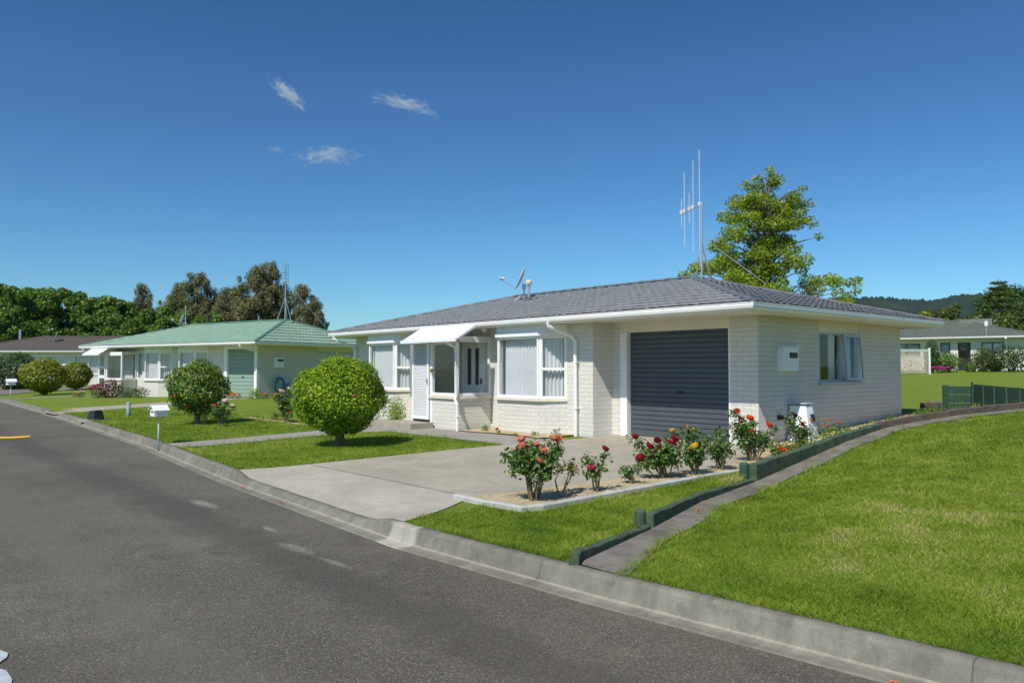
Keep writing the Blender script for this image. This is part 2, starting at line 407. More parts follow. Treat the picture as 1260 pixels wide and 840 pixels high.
def strip(name, m, y0, y1, fl, fr, dz=.010, dy=.12, nx=24, kind='structure'):
    ys = list(np.arange(y0, y1, dy)) + [y1]
    o = grid_sheet(name, m, nx + 1, len(ys), lambda i, j: (lambda x: (x, ys[j], h(x, ys[j]) + dz))(fl(ys[j]) + (fr(ys[j]) - fl(ys[j])) * i / nx))
    return tag(o, kind=kind)
def stripx(name, m, x0, x1, fl, fr, dz=.010, dx=.15, nx=8, kind='structure'):
    xs = list(np.arange(x0, x1, dx)) + [x1]
    o = grid_sheet(name, m, len(xs), nx + 1, lambda i, j: (lambda y: (xs[i], y, h(xs[i], y) + dz))(fl(xs[i]) + (fr(xs[i]) - fl(xs[i])) * j / nx))
    return tag(o, kind=kind)
DLY, DLX = [-7.9, -6.6, -2.9, -1.5, -.5], [-3.92, -3.72, -3.42, -3.4, -3.4]
DRY, DRX = [-7.95, -7.4, -6.62, -6.4, -2.8, -1.2, -.05], [.95, .75, .32, .40, 1.05, .6, .05]
dl = lambda y: lerpt(y, DLY, DLX)
dr = lambda y: lerpt(y, DRY, DRX)
strip('driveway', M['concrete'], -6.60, .08, dl, dr)
def crossing(i, j):
    v = j / 12; x_ = -3.9 + 4.85 * i / 32
    for _ in range(3): y_ = (kerb(x_) + .10) * (1 - v) - 6.615 * v; x_ = dl(y_) + (dr(y_) - dl(y_)) * i / 32
    return (x_, y_, h(x_, y_) + .010)
tag(grid_sheet('driveway_crossing', M['concrete_pale'], 33, 13, crossing), kind='structure')
stripx('path', M['path'], -9.0, -3.43, lambda x: -2.9 + .05 * math.sin(x), lambda x: -1.25 if x > -6.4 else -1.5)
PLY, PLX = [-7.6, -4.68, -2.92], [-8.66, -8.86, -9.0]
PRY, PRX = [-7.6, -4.51, -2.92], [-7.66, -7.82, -7.5]
strip('path', M['path'], -7.24, -2.925, lambda y: lerpt(y, PLY, PLX), lambda y: lerpt(y, PRY, PRX), nx=8)
stripx('garden_soil', M['soil'], -6.45, -3.85, lambda x: -1.62 + .09 * math.sin(x * 2.3), lambda x: -.5, .03)
stripx('garden_soil', M['soil'], -10.6, -9.0, lambda x: -2.0, lambda x: -.5, .03)
stripx('garden_soil', M['soil'], -14.6, -9.4, lambda x: -3.36 + .03 * math.sin(x * 4), lambda x: -3.14 + .03 * math.sin(x * 3), .012, nx=3)
strip('garden_soil', M['soil'], -6.62, 6.3, lambda y: dr(y) + .02 if y < -.05 else -.02, lambda y: lerpt(y, [-6.6, -3, -2.3], [1.36, 1.43, timx(-2.3) - .2]) if y < -2.3 else timx(y) - .2, .022)
strip('mowing_strip', M['concrete_old'], -7.79, 6.3, lambda y: timx(y) + .05, lambda y: timx(y) + lerpt(y, [-7.7, -6.6], [.50, .36]) + .02 * math.sin(y * 3), .012, nx=8)
GD = lambda a, b: (lambda y: lerpt(y, [-6.75, 1.3], [a, b]))
strip('driveway', M['concrete'], -6.65, 1.2, GD(-24.7, -27.5), GD(-22.4, -25.1), nx=8)
strip('path', M['path'], -6.0, .4, lambda y: lerpt(y, [-6, .4], [-38.2, -37.2]) - .0, lambda y: lerpt(y, [-6, .4], [-37.2, -36.4]), nx=4)
strip('side_road', M['concrete_old'], -5.7, 40, lambda y: lerpt(y, [-5.8, -3.5, 1.5, 40], [-62, -60.5, -56, -58]), lambda y: lerpt(y, [-5.7, -4, .2, 40], [-43.5, -46.5, -49.8, -52]), .03, 1., nx=6)
strip('path', M['concrete_old'], 5.6, 11.5, lambda y: lerpt(y, [5.6, 9, 11.5], [1.6, -.35, -1.5]), lambda y: lerpt(y, [5.6, 9, 11.5], [2.3, .35, -.7]), .02, nx=6)

def paint(name, pts, m, label, cat, dz):
    rz = lambda x, y: lerpt(y - kerb(x), RT[::-1], [-.262 + .05 * math.sin(math.pi * (-t_ - .15) / 7.15) for t_ in RT[::-1]])
    mb = MB(); n = len(pts)
    mb.add([(x, y, rz(x, y) + dz) for x, y in pts] , [tuple(range(n))])
    return tag(mb.build(name, m), label, cat)
# ------------------------------------------------------------------ house pieces (all in the house's own coordinates)
def wall(fr, length, z0, z1, holes, m, parent, thick=.12, name='wall', label=None):
    """a wall with real openings and reveals; fr(u,n,z), n=0 is the outer face"""
    us = sorted({0., length} | {a for h_ in holes for a in h_[:2]}); zs = sorted({z0, z1} | {a for h_ in holes for a in h_[2:]})
    nu, nz = len(us) - 1, len(zs) - 1
    full = lambda i, j: 0 <= i < nu and 0 <= j < nz and not any(h_[0] <= (us[i] + us[i + 1]) / 2 <= h_[1] and h_[2] <= (zs[j] + zs[j + 1]) / 2 <= h_[3] for h_ in holes)
    mb = MB()
    for i in range(nu):
        for j in range(nz):
            if not full(i, j): continue
            a, b, c, d = us[i], us[i + 1], zs[j], zs[j + 1]
            mb.quad(fr(a, 0, c), fr(b, 0, c), fr(b, 0, d), fr(a, 0, d))
            mb.quad(fr(b, -thick, c), fr(a, -thick, c), fr(a, -thick, d), fr(b, -thick, d))
            if i > 0 and not full(i - 1, j): mb.quad(fr(a, -thick, c), fr(a, 0, c), fr(a, 0, d), fr(a, -thick, d))
            if i < nu - 1 and not full(i + 1, j): mb.quad(fr(b, 0, c), fr(b, -thick, c), fr(b, -thick, d), fr(b, 0, d))
            if not full(i, j - 1): mb.quad(fr(a, 0, c), fr(a, -thick, c), fr(b, -thick, c), fr(b, 0, c))
            if not full(i, j + 1): mb.quad(fr(a, 0, d), fr(b, 0, d), fr(b, -thick, d), fr(a, -thick, d))
    o = mb.build(name, m, parent, uv=True, fix=False)
    if label: o['label'] = label
    return o

def win_frame(mb, fr, u0, u1, z0, z1, n, w=.045, d=.05, bars=(), mulls=()):
    mb.pbox(fr, u0, u0 + w, n - d, n, z0, z1); mb.pbox(fr, u1 - w, u1, n - d, n, z0, z1)
    mb.pbox(fr, u0 + w, u1 - w, n - d, n - .001, z0, z0 + w); mb.pbox(fr, u0 + w, u1 - w, n - d, n - .001, z1 - w, z1)
    for b in bars: mb.pbox(fr, b[0] + w * .5, b[1] - w * .5, n - d, n + .008, b[2] - w * .6, b[2] + w * .6)
    for u in mulls: mb.pbox(fr, u - w * .5, u + w * .5, n - d, n + .002, z0 + w, z1 - w)
def pane(fr, u0, u1, z0, z1, n, parent, m=None):
    mb = MB(); mb.quad(fr(u0, n, z0), fr(u1, n, z0), fr(u1, n, z1), fr(u0, n, z1))
    return mb.build('pane', m or M['glass'], parent, fix=False)
def curtain(fr, u0, u1, z0, z1, n, parent, wl=.10, amp=.022, seed=0):
    k = max(12, int((u1 - u0) / .012)); V = []
    r_ = random.Random(seed); ph = [r_.uniform(0, 6.28) for _ in range(4)]
    for j, z in enumerate((z0, z0 + .5 * (z1 - z0), z1)):
        for i in range(k + 1):
            u = u0 + (u1 - u0) * i / k
            a = amp * (math.sin(u / wl * 6.283 + ph[0] + 1.6 * math.sin(u * 3.1 + ph[1])) + .45 * math.sin(u / wl * 2.7 * 6.283 + ph[2])) * (1.15 - .3 * j / 2)
            V.append(fr(u, n + a, z + (.012 * math.sin(u * 9 + ph[3]) if j == 0 else 0)))
    a = np.arange(2)[:, None] * (k + 1) + np.arange(k)[None, :]
    F = np.stack([a, a + 1, a + k + 2, a + k + 1], -1).reshape(-1, 4)
    return npmesh('curtain', np.array(V), F, M['curtain'], parent, smooth=True)

def bay_window(x0, x1, y, parent, zs=.72, zt=2.06, zc=2.31, proj=.42, wm='cream', seed=0):
    """splayed bay: front pane and two 45 degree side panes, brick base under it"""
    yb = y - proj
    mb = MB(); FP = frame(x0, yb, 1, 0); L = x1 - x0
    FRt = frame(x1, yb, 1, 1); LR = proj * math.sqrt(2); FL = frame(x0 - proj, y, 1, -1)
    win_frame(mb, FP, 0, L, zs + .02, zt, 0, .055, .06)
    win_frame(mb, FRt, .035, LR, zs + .02, zt, 0, .05, .06, bars=[(.035, LR, zs + .48 * (zt - zs))])
    win_frame(mb, FL, 0, LR - .035, zs + .02, zt, 0, .05, .06)
    mb.prism([(x1 - .03, yb + .001), (x1 + .028, yb + .028), (x1 - .03, yb + .06)], zs + .02, zt)
    mb.prism([(x0 + .03, yb + .001), (x0 + .03, yb + .06), (x0 - .028, yb + .028)], zs + .02, zt)
    bay = mb.build('bay_window', M['white'], parent)
    e = .03
    poly = lambda k: [(x0 - proj - k * .7, y), (x0 - k * .4, yb - k), (x1 + k * .4, yb - k), (x1 + proj + k * .7, y)]
    hd = MB(); hd.prism(poly(.02), zt + .002, zc - .002); hd.prism(poly(.055), zt + .003, zt + .085); hd.build('header', M['white'], bay)
    sl = MB(); sl.prism(poly(.065), zs - .045, zs + .018); sl.build('sill', M['sill'], bay, bevel=.006)
    bs = MB()
    P = poly(.0)
    for a, b in zip(P[:-1], P[1:]): bs.quad((*a, -.25), (*b, -.25), (*b, zs - .046), (*a, zs - .046))
    bs.build('brick_base', M[wm], bay, uv=True, fix=False)
    z0, z1 = zs + .065, zt - .045
    pane(FP, .05, L - .05, z0, z1, -.03, bay); zb = zs + .48 * (zt - zs)
    pane(FRt, .08, LR - .045, z0, zb - .03, -.03, bay); pane(FRt, .08, LR - .045, zb + .03, z1, -.03, bay)
    pane(FL, .045, LR - .08, z0, z1, -.03, bay)
    curtain(FP, .16, L - .02, zs + .05, zt - .02, -.12, bay, seed=seed + 1)
    curtain(FRt, .02, LR - .01, zs + .05, zt - .02, -.12, bay, .09, seed=seed + 2)
    curtain(FL, 0, LR - .02, zs + .05, zt - .02, -.12, bay, .09, seed=seed + 3)
    return bay

def roof_face(mb, e0, e1, r1, r0, course=.37, tile=.21, step=.032, wave=.010, du=.05):
    e0, e1, r0, r1 = map(Vector, (e0, e1, r0, r1))
    t = (e1 - e0).normalized(); L = (e1 - e0).length
    up = ((r0 + r1) / 2 - (e0 + e1) / 2); up -= t * up.dot(t); S = up.length; up.normalize(); n = t.cross(up)
    if n.z < 0: n = -n
    l1 = (r0 - e0).dot(t); rr = (r1 - e0).dot(t)
    N = max(2, round(S / course)); nc = max(8, int(L / du)); rows = []
    for k in range(N):
        for f in (0, .12, .55, 1.): rows.append(((k + f) / N, step * (1 - f) + (.006 if f == .12 else 0), k))
    vs = []
    for v, off, k in rows:
        a = l1 * v; b = L + (rr - L) * v
        for i in range(nc + 1):
            u = a + (b - a) * i / nc; ph = (u / tile + .5 * (k % 2)) % 1.
            w = wave * (math.sin(ph * math.pi) ** .7) - (.006 if ph < .06 else 0)
            vs.append(e0 + t * u + up * (S * v) + n * (off + w))
    nr = len(rows); fs = [(j * (nc + 1) + i, j * (nc + 1) + i + 1, (j + 1) * (nc + 1) + i + 1, (j + 1) * (nc + 1) + i) for j in range(nr - 1) for i in range(nc)]
    mb.add(vs, fs)

def hip_roof(parent, x0, x1, y0, y1, ze, zr, m, mcap, detail=True, capw=.075, inset=None):
    hw = (y1 - y0) / 2; ym = (y0 + y1) / 2
    A, B, Cc, D = (x0, y0, ze), (x1, y0, ze), (x1, y1, ze), (x0, y1, ze); P, Q = (x0 + hw, ym, zr), (x1 - (inset or hw), ym, zr)
    mb = MB(); kw = {} if detail else dict(course=.6, tile=.4, du=.2)
    roof_face(mb, A, B, Q, P, **kw); roof_face(mb, B, Cc, Q, Q, **kw); roof_face(mb, Cc, D, P, Q, **kw); roof_face(mb, D, A, P, P, **kw)
    ro = mb.build('roof', m, parent, fix=False)
    cp = MB()
    def cap(a, b):
        a = Vector(a); b = Vector(b); d = b - a; s = d.cross(Vector((0, 0, 1))).normalized(); upv = s.cross(d).normalized()
        n = max(2, int(d.length / .38)) if detail else 2
        for i in range(n):
            p = a + d * (i / n); q = a + d * ((i + 1) / n + (.03 / d.length if i < n - 1 else 0)); lift = .022 + .008 * (1)
            ring = []
            for pt, ll in ((p, lift + .010), (q, lift)):
                for k_ in range(6):
                    an = math.pi * k_ / 5; ring.append(pt + s * (capw * math.cos(an)) + upv * (ll - .012 + capw * .62 * math.sin(an)))
            cp.add(ring, [(k_, k_ + 1, k_ + 7, k_ + 6) for k_ in range(5)] + [(0, 1, 2, 3, 4, 5), (11, 10, 9, 8, 7, 6)])
    cap(P, Q)
    for a, b in ((A, P), (D, P), (B, Q), (Cc, Q)): cap(a, b)
    cp.build('ridge_cap', mcap, ro, fix=False)
    return ro

def ring_sweep(mb, x0, x1, y0, y1, prof):
    """prof: (outward offset, z) swept round a rectangle with mitred corners"""
    cs = [(x0, y0, -1, -1), (x1, y0, 1, -1), (x1, y1, 1, 1), (x0, y1, -1, 1)]; n = len(prof)
    vs = [(x + sx * o, y + sy * o, z) for x, y, sx, sy in cs for o, z in prof]
    mb.add(vs, [(c * n + k, ((c + 1) % 4) * n + k, ((c + 1) % 4) * n + (k + 1) % n, c * n + (k + 1) % n) for c in range(4) for k in range(n)])

def eaves(parent, x0, x1, y0, y1, wx0, wx1, wy0, wy1, ze, zs, mg='white'):
    """gutter + fascia round the roof edge and the soffit back to the wall line"""
    g = MB(); t = ze + .012; b = t - .125
    ring_sweep(g, x0, x1, y0, y1, [(-.055, b), (.02, b), (.055, b + .03), (.066, b + .075), (.062, t - .018), (.072, t - .012), (.072, t), (.05, t), (.05, t - .03), (.045, b + .04), (.01, b + .012), (-.055, b + .012)])
    gu = g.build('gutter', M[mg], parent)
    f = MB(); ring_sweep(f, x0, x1, y0, y1, [(-.085, zs - .035), (-.057, zs - .035), (-.057, t - .02), (-.085, t - .02)])
    f.build('fascia', M['white'], parent)
    s = MB(); ring_sweep(s, x0, x1, y0, y1, [(-.084, zs), (-.084, zs + .02), (-.9, zs + .02), (-.9, zs)])
    s.box(x0 + .8, x1 - .8, y0 + .8, y1 - .8, zs + .001, zs + .019)
    s.build('soffit', M['soffit'], parent)
    return gu

def downpipe(parent, pts, r=.036, clips=()):
    mb = MB(); mb.tube(pts, r, 10)
    for x, y, z in clips: mb.box(x - r - .012, x + r + .012, y - r - .006, y + r + .03, z - .012, z + .012)
    return mb.build('downpipe', M['white'], parent, smooth=False)

def roller_door(fr, u0, u1, z0, z1, n, m, parent, pitch=.0955):
    mb = MB(); prof = []; z = z0
    prof.append((0, z0)); prof.append((0, z0 + .115))
    z = z0 + .115
    while z < z1 - pitch * .5:
        for f, d in ((.10, -.014), (.2, -.016), (.30, 0.), (.55, .003), (1., .0)): prof.append((d, min(z1, z + f * pitch)))
        z += pitch
    vs = []
    for d, z in prof: vs += [fr(u0, n + d, z), fr(u1, n + d, z)]
    mb.add(vs, [(2 * i, 2 * i + 1, 2 * i + 3, 2 * i + 2) for i in range(len(prof) - 1)])
    o = mb.build('garage_door', m, parent, fix=False)
    h_ = MB(); um = (u0 + u1) / 2; h_.pbox(fr, um - .02, um + .13, n + .004, n + .02, z0 + .88, z0 + .915); h_.pbox(fr, um, um + .1, n + .02, n + .035, z0 + .89, z0 + .905)
    h_.build('handle', M['black'], o)
    return o

def porch(parent, x0, x1, yf, yb, zt, dx0, dx1, wm, lattice=True, zb=-.2, zsill=.73):
    """glazed entry: brick dado, sill, glass over, flat lid under the eave, a door at dx0..dx1 in the front"""
    F = frame(x0, yf, 1, 0); S = frame(x1, yf, 0, 1); D = yb - yf; W = x1 - x0; a, b = dx0 - x0, dx1 - x0
    mb = MB(); w = .06
    mb.pbox(F, b, W, -.07, .001, zt - .07, zt + .06); mb.pbox(F, 0, b, -.07, .0, zt - .03, zt + .06)
    for u0, u1 in ((W - .075, W), (b + .012, b + .10), (max(0, a - .07), a - .012)): mb.pbox(F, u0, u1, -.07, .003, zsill + .02 if u0 > b + .2 else .1, zt - .03)
    if b + .3 < W: mb.pbox(F, b + .10, W - .075, -.065, -.002, zsill + .022, zsill + .08); mb.pbox(F, b + .10, W - .075, -.065, -.002, zt - .12, zt - .071)
    mb.pbox(S, .071, D, -.07, .0, zt - .07, zt + .06); mb.pbox(S, D - .07, D, -.07, .002, zsill + .02, zt - .07); mb.pbox(S, .071, D - .07, -.065, -.002, zsill + .022, zsill + .08)
    mb.box(x0 + .002, x1 - .072, yf + .072, yb - .001, zt + .0, zt + .055)
    po = mb.build('porch', M['white'], parent)
    bs = MB()
    for u0, u1 in ((b + .02, W), (0, a - .02)):
        if u1 - u0 > .05: bs.quad(F(u0, 0, zb), F(u1, 0, zb), F(u1, 0, zsill - .05), F(u0, 0, zsill - .05)); bs.quad(F(u1 if u1 < W else u0, 0, zb), F(u1 if u1 < W else u0, -.11, zb), F(u1 if u1 < W else u0, -.11, zsill - .05), F(u1 if u1 < W else u0, 0, zsill - .05)); bs.quad(F(u1, -.11, zb), F(u0, -.11, zb), F(u0, -.11, zsill - .05), F(u1, -.11, zsill - .05))
    bs.quad(S(0, 0, zb), S(D, 0, zb), S(D, 0, zsill - .05), S(0, 0, zsill - .05)); bs.quad(S(.11, -.11, zb), S(D, -.11, zb), S(D, -.11, zsill - .05), S(.11, -.11, zsill - .05))
    L_ = frame(x0, yb, 0, -1); bs.quad(L_(0, 0, zb), L_(D, 0, zb), L_(D, 0, zt), L_(0, 0, zt))
    bs.build('brick_base', M[wm], po, uv=True, fix=False)
    sl = MB(); sl.pbox(F, b + .012, W + .05, -.10, .05, zsill - .049, zsill + .02); sl.pbox(S, .101, D - .003, -.10, .05, zsill - .049, zsill + .02); sl.build('sill', M['sill'], po)
    fl = MB(); fl.box(x0 + .01, x1 - .12, yf + .12, yb - .002, .0, .12); fl.build('floor', M['concrete'], po)
    pane(F, b + .10, W - .075, zsill + .08, zt - .12, -.035, po); pane(S, .071, D - .07, zsill + .08, zt - .07, -.035, po)
    return po, F, S

def antenna_stay(mb, a, b, r=.008): mb.tube([a, b], r, 5)

# ------------------------------------------------------------------ the near house
BH = thing('brick_house', (0, 0, 0), 0, 'cream brick bungalow with slate grey tiled roof, dark garage door and white bay windows', 'house')
FW0 = frame(-12.95, -.578, 1, 0)               # front wall, u = x + 12.95
hz = lambda x: x + 12.95
wall(FW0, 12.95 - 3.38, -.3, 2.325, [(hz(-11.92), hz(-9.78), .70, 2.07), (hz(-6.32), hz(-4.13), .70, 2.07), (hz(-7.72), hz(-6.86), .12, 2.06)], M['cream'], BH)
wall(frame(-3.38, -.578, 0, 1), .578, -.3, 2.325, [], M['cream'], BH)
wall(frame(-3.38, 0, 1, 0), .24, -.3, 2.325, [], M['cream'], BH)
wall(frame(-.56, 0, 1, 0), .56, -.3, 2.325, [], M['cream'], BH)
SW = frame(0, 0, 0, 1)
wall(SW, 5.96, -.3, 2.325, [(2.19, 3.92, 1.09, 2.325)], M['cream'], BH, label='side wall in grey shade with one window')
wall(frame(0, 5.96, -1, 0), 12.95, -.3, 2.325, [], M['cream'], BH)
wall(frame(-12.95, 5.96, 0, -1), 6.54, -.3, 2.325, [], M['cream'], BH)
# garage opening
mb = MB(); G0 = frame(-3.14, 0, 1, 0)
mb.pbox(G0, 0, .175, -.13, .016, -.05, 2.10); mb.build('door_jamb', M['white'], BH); mb = MB(); mb.pbox(G0, 2.545, 2.585, -.13, -.001, -.05, 2.10); mb.build('door_jamb', M['white'], BH)
mb = MB(); mb.pbox(G0, 0, 2.58, -.12, .004, 2.103, 2.318); mb.build('lintel_board', M['cream_paint'], BH)
roller_door(frame(-3.14, 0, 1, 0), .17, 2.55, .012, 2.12, -.10, M['door_grey'], BH)
mb = MB(); mb.box(-5.9, -.15, .15, 5.8, 2.2, 2.25); mb.box(-6.0, -5.9, .15, 5.8, -.1, 2.2); mb.box(-12.8, -6.0, 3.2, 3.3, -.1, 2.3); mb.build('inner_wall', M['inner'], BH)
# bays
bay_window(-5.90, -4.55, -.578, BH, seed=3)
bay_window(-11.50, -10.20, -.578, BH, zs=.80, seed=9)
# entry porch
po, PF, PS = porch(BH, -8.52, -6.62, -1.6, -.58, 2.05, -8.36, -7.67, 'cream')
fd = MB(); FD = frame(-7.72, -.60, 1, 0); fd.pbox(FD, .04, .82, -.06, -.02, .14, 2.02); fd.pbox(FD, 0, .04, -.08, .02, .12, 2.06); fd.pbox(FD, .82, .86, -.08, .02, .12, 2.06)
fd.pbox(FD, .14, .72, -.02, -.005, .25, .85)
fdo = fd.build('front_door', M['white_door'], BH)
for u in (.2, .50):
    g = MB(); g.pbox(FD, u, u + .13, -.021, -.012, .98, 1.86); g.build('window_strip', M['black'], fdo)
g = MB(); g.pbox(FD, .73, .76, -.02, .03, 1.0, 1.14); g.build('handle', M['black'], fdo)
g = MB(); g.box(-6.95, -6.70, -.72, -.62, 1.9, 1.98); 
# white lattice security door
sd = MB(); DF = frame(-8.36, -1.6, 1, 0); win_frame(sd, DF, .0, .69, .17, 2.02, .045, .07, .035, bars=())
sdo = sd.build('screen_door', M['white_metal'], BH)
lt = MB(); x0_, x1_, z0_, z1_ = .07, .62, .24, 1.95; pitch = .078
for sg in (1, -1):
    c = -2.2
    while c < 2.8:
        # line u = x0 + s , z = c + sg*s*1.25
        pts = []
        for s in (0, x1_ - x0_):
            pts.append([x0_ + s, c + sg * s * 1.25])
        (ua, za), (ub, zb_) = pts
        if sg > 0: lo, hi = max(0, (z0_ - za) / (zb_ - za)), min(1, (z1_ - za) / (zb_ - za))
        else: lo, hi = max(0, (z1_ - za) / (zb_ - za)), min(1, (z0_ - za) / (zb_ - za))
        if hi - lo > .02:
            P_ = lambda f: (ua + (ub - ua) * f, za + (zb_ - za) * f)
            (a0, b0), (a1, b1) = P_(lo), P_(hi); nn = .022 + .003 * sg
            lt.tube([DF(a0, nn, b0), DF(a1, nn, b1)], .0075, 4)
        c += pitch
lt.build('lattice', M['white_metal'], sdo)
lk = MB(); lk.pbox(DF, .635, .675, .045, .075, 1.02, 1.14); lk.build('lock', M['galv'], sdo)
bd = MB(); bd.pbox(DF, .02, .68, -.05, -.012, .14, 2.0); bd.build('backing_screen', plain('grey_mesh', (.20, .22, .23), .7, .05), sdo)
hb = MB(); hb.pbox(PF, .985, 1.0, -.03, .03, 1.32, 1.36); hb.lathe([(.0, 0), (.02, .01), (.045, .03), (.05, .07), (.02, .1)], (-7.545, -1.64, 1.27), 10); hb.build('door_bell', M['brass'], po)
# awning over the door
aw = MB(); T0, T1 = (-8.42, -1.33, 2.37), (-6.24, -1.33, 2.37); B0, B1 = (-8.30, -1.98, 2.03), (-6.12, -1.98, 2.03)
def slab(mb, a, b, c, d, th):
    n = (Vector(b) - Vector(a)).cross(Vector(d) - Vector(a)).normalized() * th
    mb.hexa([tuple(Vector(p) - n) for p in (a, b, c, d)] + [a, b, c, d])
slab(aw, B0, B1, T1, T0, .03)
aw.add([(-6.119, -1.98, 2.025), (-6.235, -1.34, 2.34), (-6.235, -1.34, 2.30), (-6.119, -1.98, 1.985), (-6.14, -1.98, 2.025), (-6.257, -1.34, 2.34), (-6.257, -1.34, 2.30), (-6.14, -1.98, 1.985)], [(0, 1, 2, 3), (4, 5, 6, 7), (0, 1, 5, 4), (2, 3, 7, 6)])
aw.box(-8.31, -6.11, -2.02, -1.982, 1.965, 2.035)
aw.build('awning', M['white_metal'], BH)
downpipe(BH, [(-6.60, -1.93, 2.0), (-6.58, -1.86, 1.92), (-6.56, -1.68, 1.84), (-6.56, -1.66, .78), (-6.52, -1.72, .68), (-6.44, -1.72, .58), (-6.43, -1.72, -.06)], .034, [(-6.43, -1.72, .3)])
downpipe(BH, [(-4.05, -1.21, 2.31), (-4.05, -1.19, 2.24), (-3.86, -.72, 2.04), (-3.80, -.66, 1.94), (-3.80, -.65, -.08)], .040, [(-3.80, -.65, .55), (-3.80, -.65, 1.5)])
downpipe(BH, [(-13.2, -1.21, 2.31), (-13.18, -1.19, 2.24), (-12.95, -.75, 2.04), (-12.88, -.66, 1.94), (-12.88, -.65, -.08)], .038, [(-12.88, -.65, .55)])
st = MB(); st.box(-9.25, -7.45, -2.28, -1.64, -.1, .11); st.build('step', M['concrete'], BH, bevel=.012)
lm = MB(); lm.lathe([(.0, -.09), (.05, -.08), (.065, -.03), (.05, .0)], (-6.62, -.80, 2.315), 12); lm.build('porch_light', M['white_metal'], BH, True)
# side window with an open awning sash
mb = MB(); mb.pbox(SW, 2.19, 3.92, -.06, -.012, 2.082, 2.316); mb.build('window_board', M['cream_paint'], BH)
mb = MB(); win_frame(mb, SW, 2.20, 3.91, 1.11, 2.08, -.01, .04, .07, mulls=(3.10,))
wf = mb.build('window', M['silver_frame'], BH)
mb = MB(); mb.pbox(SW, 2.14, 3.97, -.1, .05, 1.035, 1.105); mb.build('sill', M['silver_frame'], wf)
pane(SW, 2.24, 3.08, 1.15, 2.04, -.045, wf)
a_ = R(4.5); ca, sa = math.cos(a_), math.sin(a_)
SH = lambda u, n, z: SW(u, .012 + (2.06 - z) * sa + n * ca, 2.06 - (2.06 - z) * ca + n * sa)
mb = MB(); win_frame(mb, SH, 3.13, 3.89, 1.13, 2.06, .03, .045, .03); ss = mb.build('sash', M['silver_frame'], wf)
pane(SH, 3.17, 3.85, 1.17, 2.02, .015, wf)
mb = MB(); mb.tube([SW(3.2, -.03, 1.13), SH(3.2, 0, 1.2)], .008, 5); mb.build('stay', M['galv'], wf)
curtain(SW, 2.84, 3.07, 1.14, 2.05, -.15, wf, .08, seed=5)
curtain(SW, 3.40, 3.86, 1.14, 2.05, -.17, wf, .08, seed=6)
# meter box
mb = MB(); mb.pbox(SW, .66, 1.22, -.01, .10, 1.32, 1.74); mb.pbox(SW, .64, 1.24, -.01, .12, 1.741, 1.765)
mbx = mb.build('meter_box', M['white_metal'], BH, bevel=.006)
mb = MB(); mb.pbox(SW, .9, 1.17, .10, .108, 1.56, 1.66); mb.build('meter_window', M['black'], mbx)
for yy, zz in ((.62, .45), (1.98, .06)):
    mb = MB(); mb.pbox(SW, yy, yy + .14, 0, .05, zz, zz + .08); mb.tube([SW(yy + .07, .03, zz + .04), SW(yy + .07, .12, zz + .02)], .02, 8); mb.build('tap', M['black'], BH)
# roof
eaves(BH, -13.40, .60, -1.16, 6.62, 0, 0, 0, 0, 2.42, 2.318)
hip_roof(BH, -13.44, .64, -1.20, 6.66, 2.42, 3.46, M['slate_tile'], plain('slate_ridge', (.13, .137, .155), .6, .2, 6.))
# flue pipe
fp = MB(); zr_ = 2.42 + (1.62 + 1.20) * (1.04 / 3.93)
fp.tube([(-7.72, 1.62, zr_ - .1), (-7.72, 1.62, zr_ + .42)], .037, 10); fpo = fp.build('vent_pipe', M['galv'], BH)
c_ = MB(); c_.lathe([(.03, .0), (.085, .03), (.09, .09), (.07, .13), (.0, .15)], (-7.72, 1.62, zr_ + .42), 12); c_.build('cowl', plain('pale_cowl', (.62, .55, .47), .5), fpo)
c_ = MB(); c_.lathe([(.16, -.03), (.11, .03), (.04, .08)], (-7.72, 1.62, zr_ + .02), 12); c_.build('flashing', M['lead'], fpo)

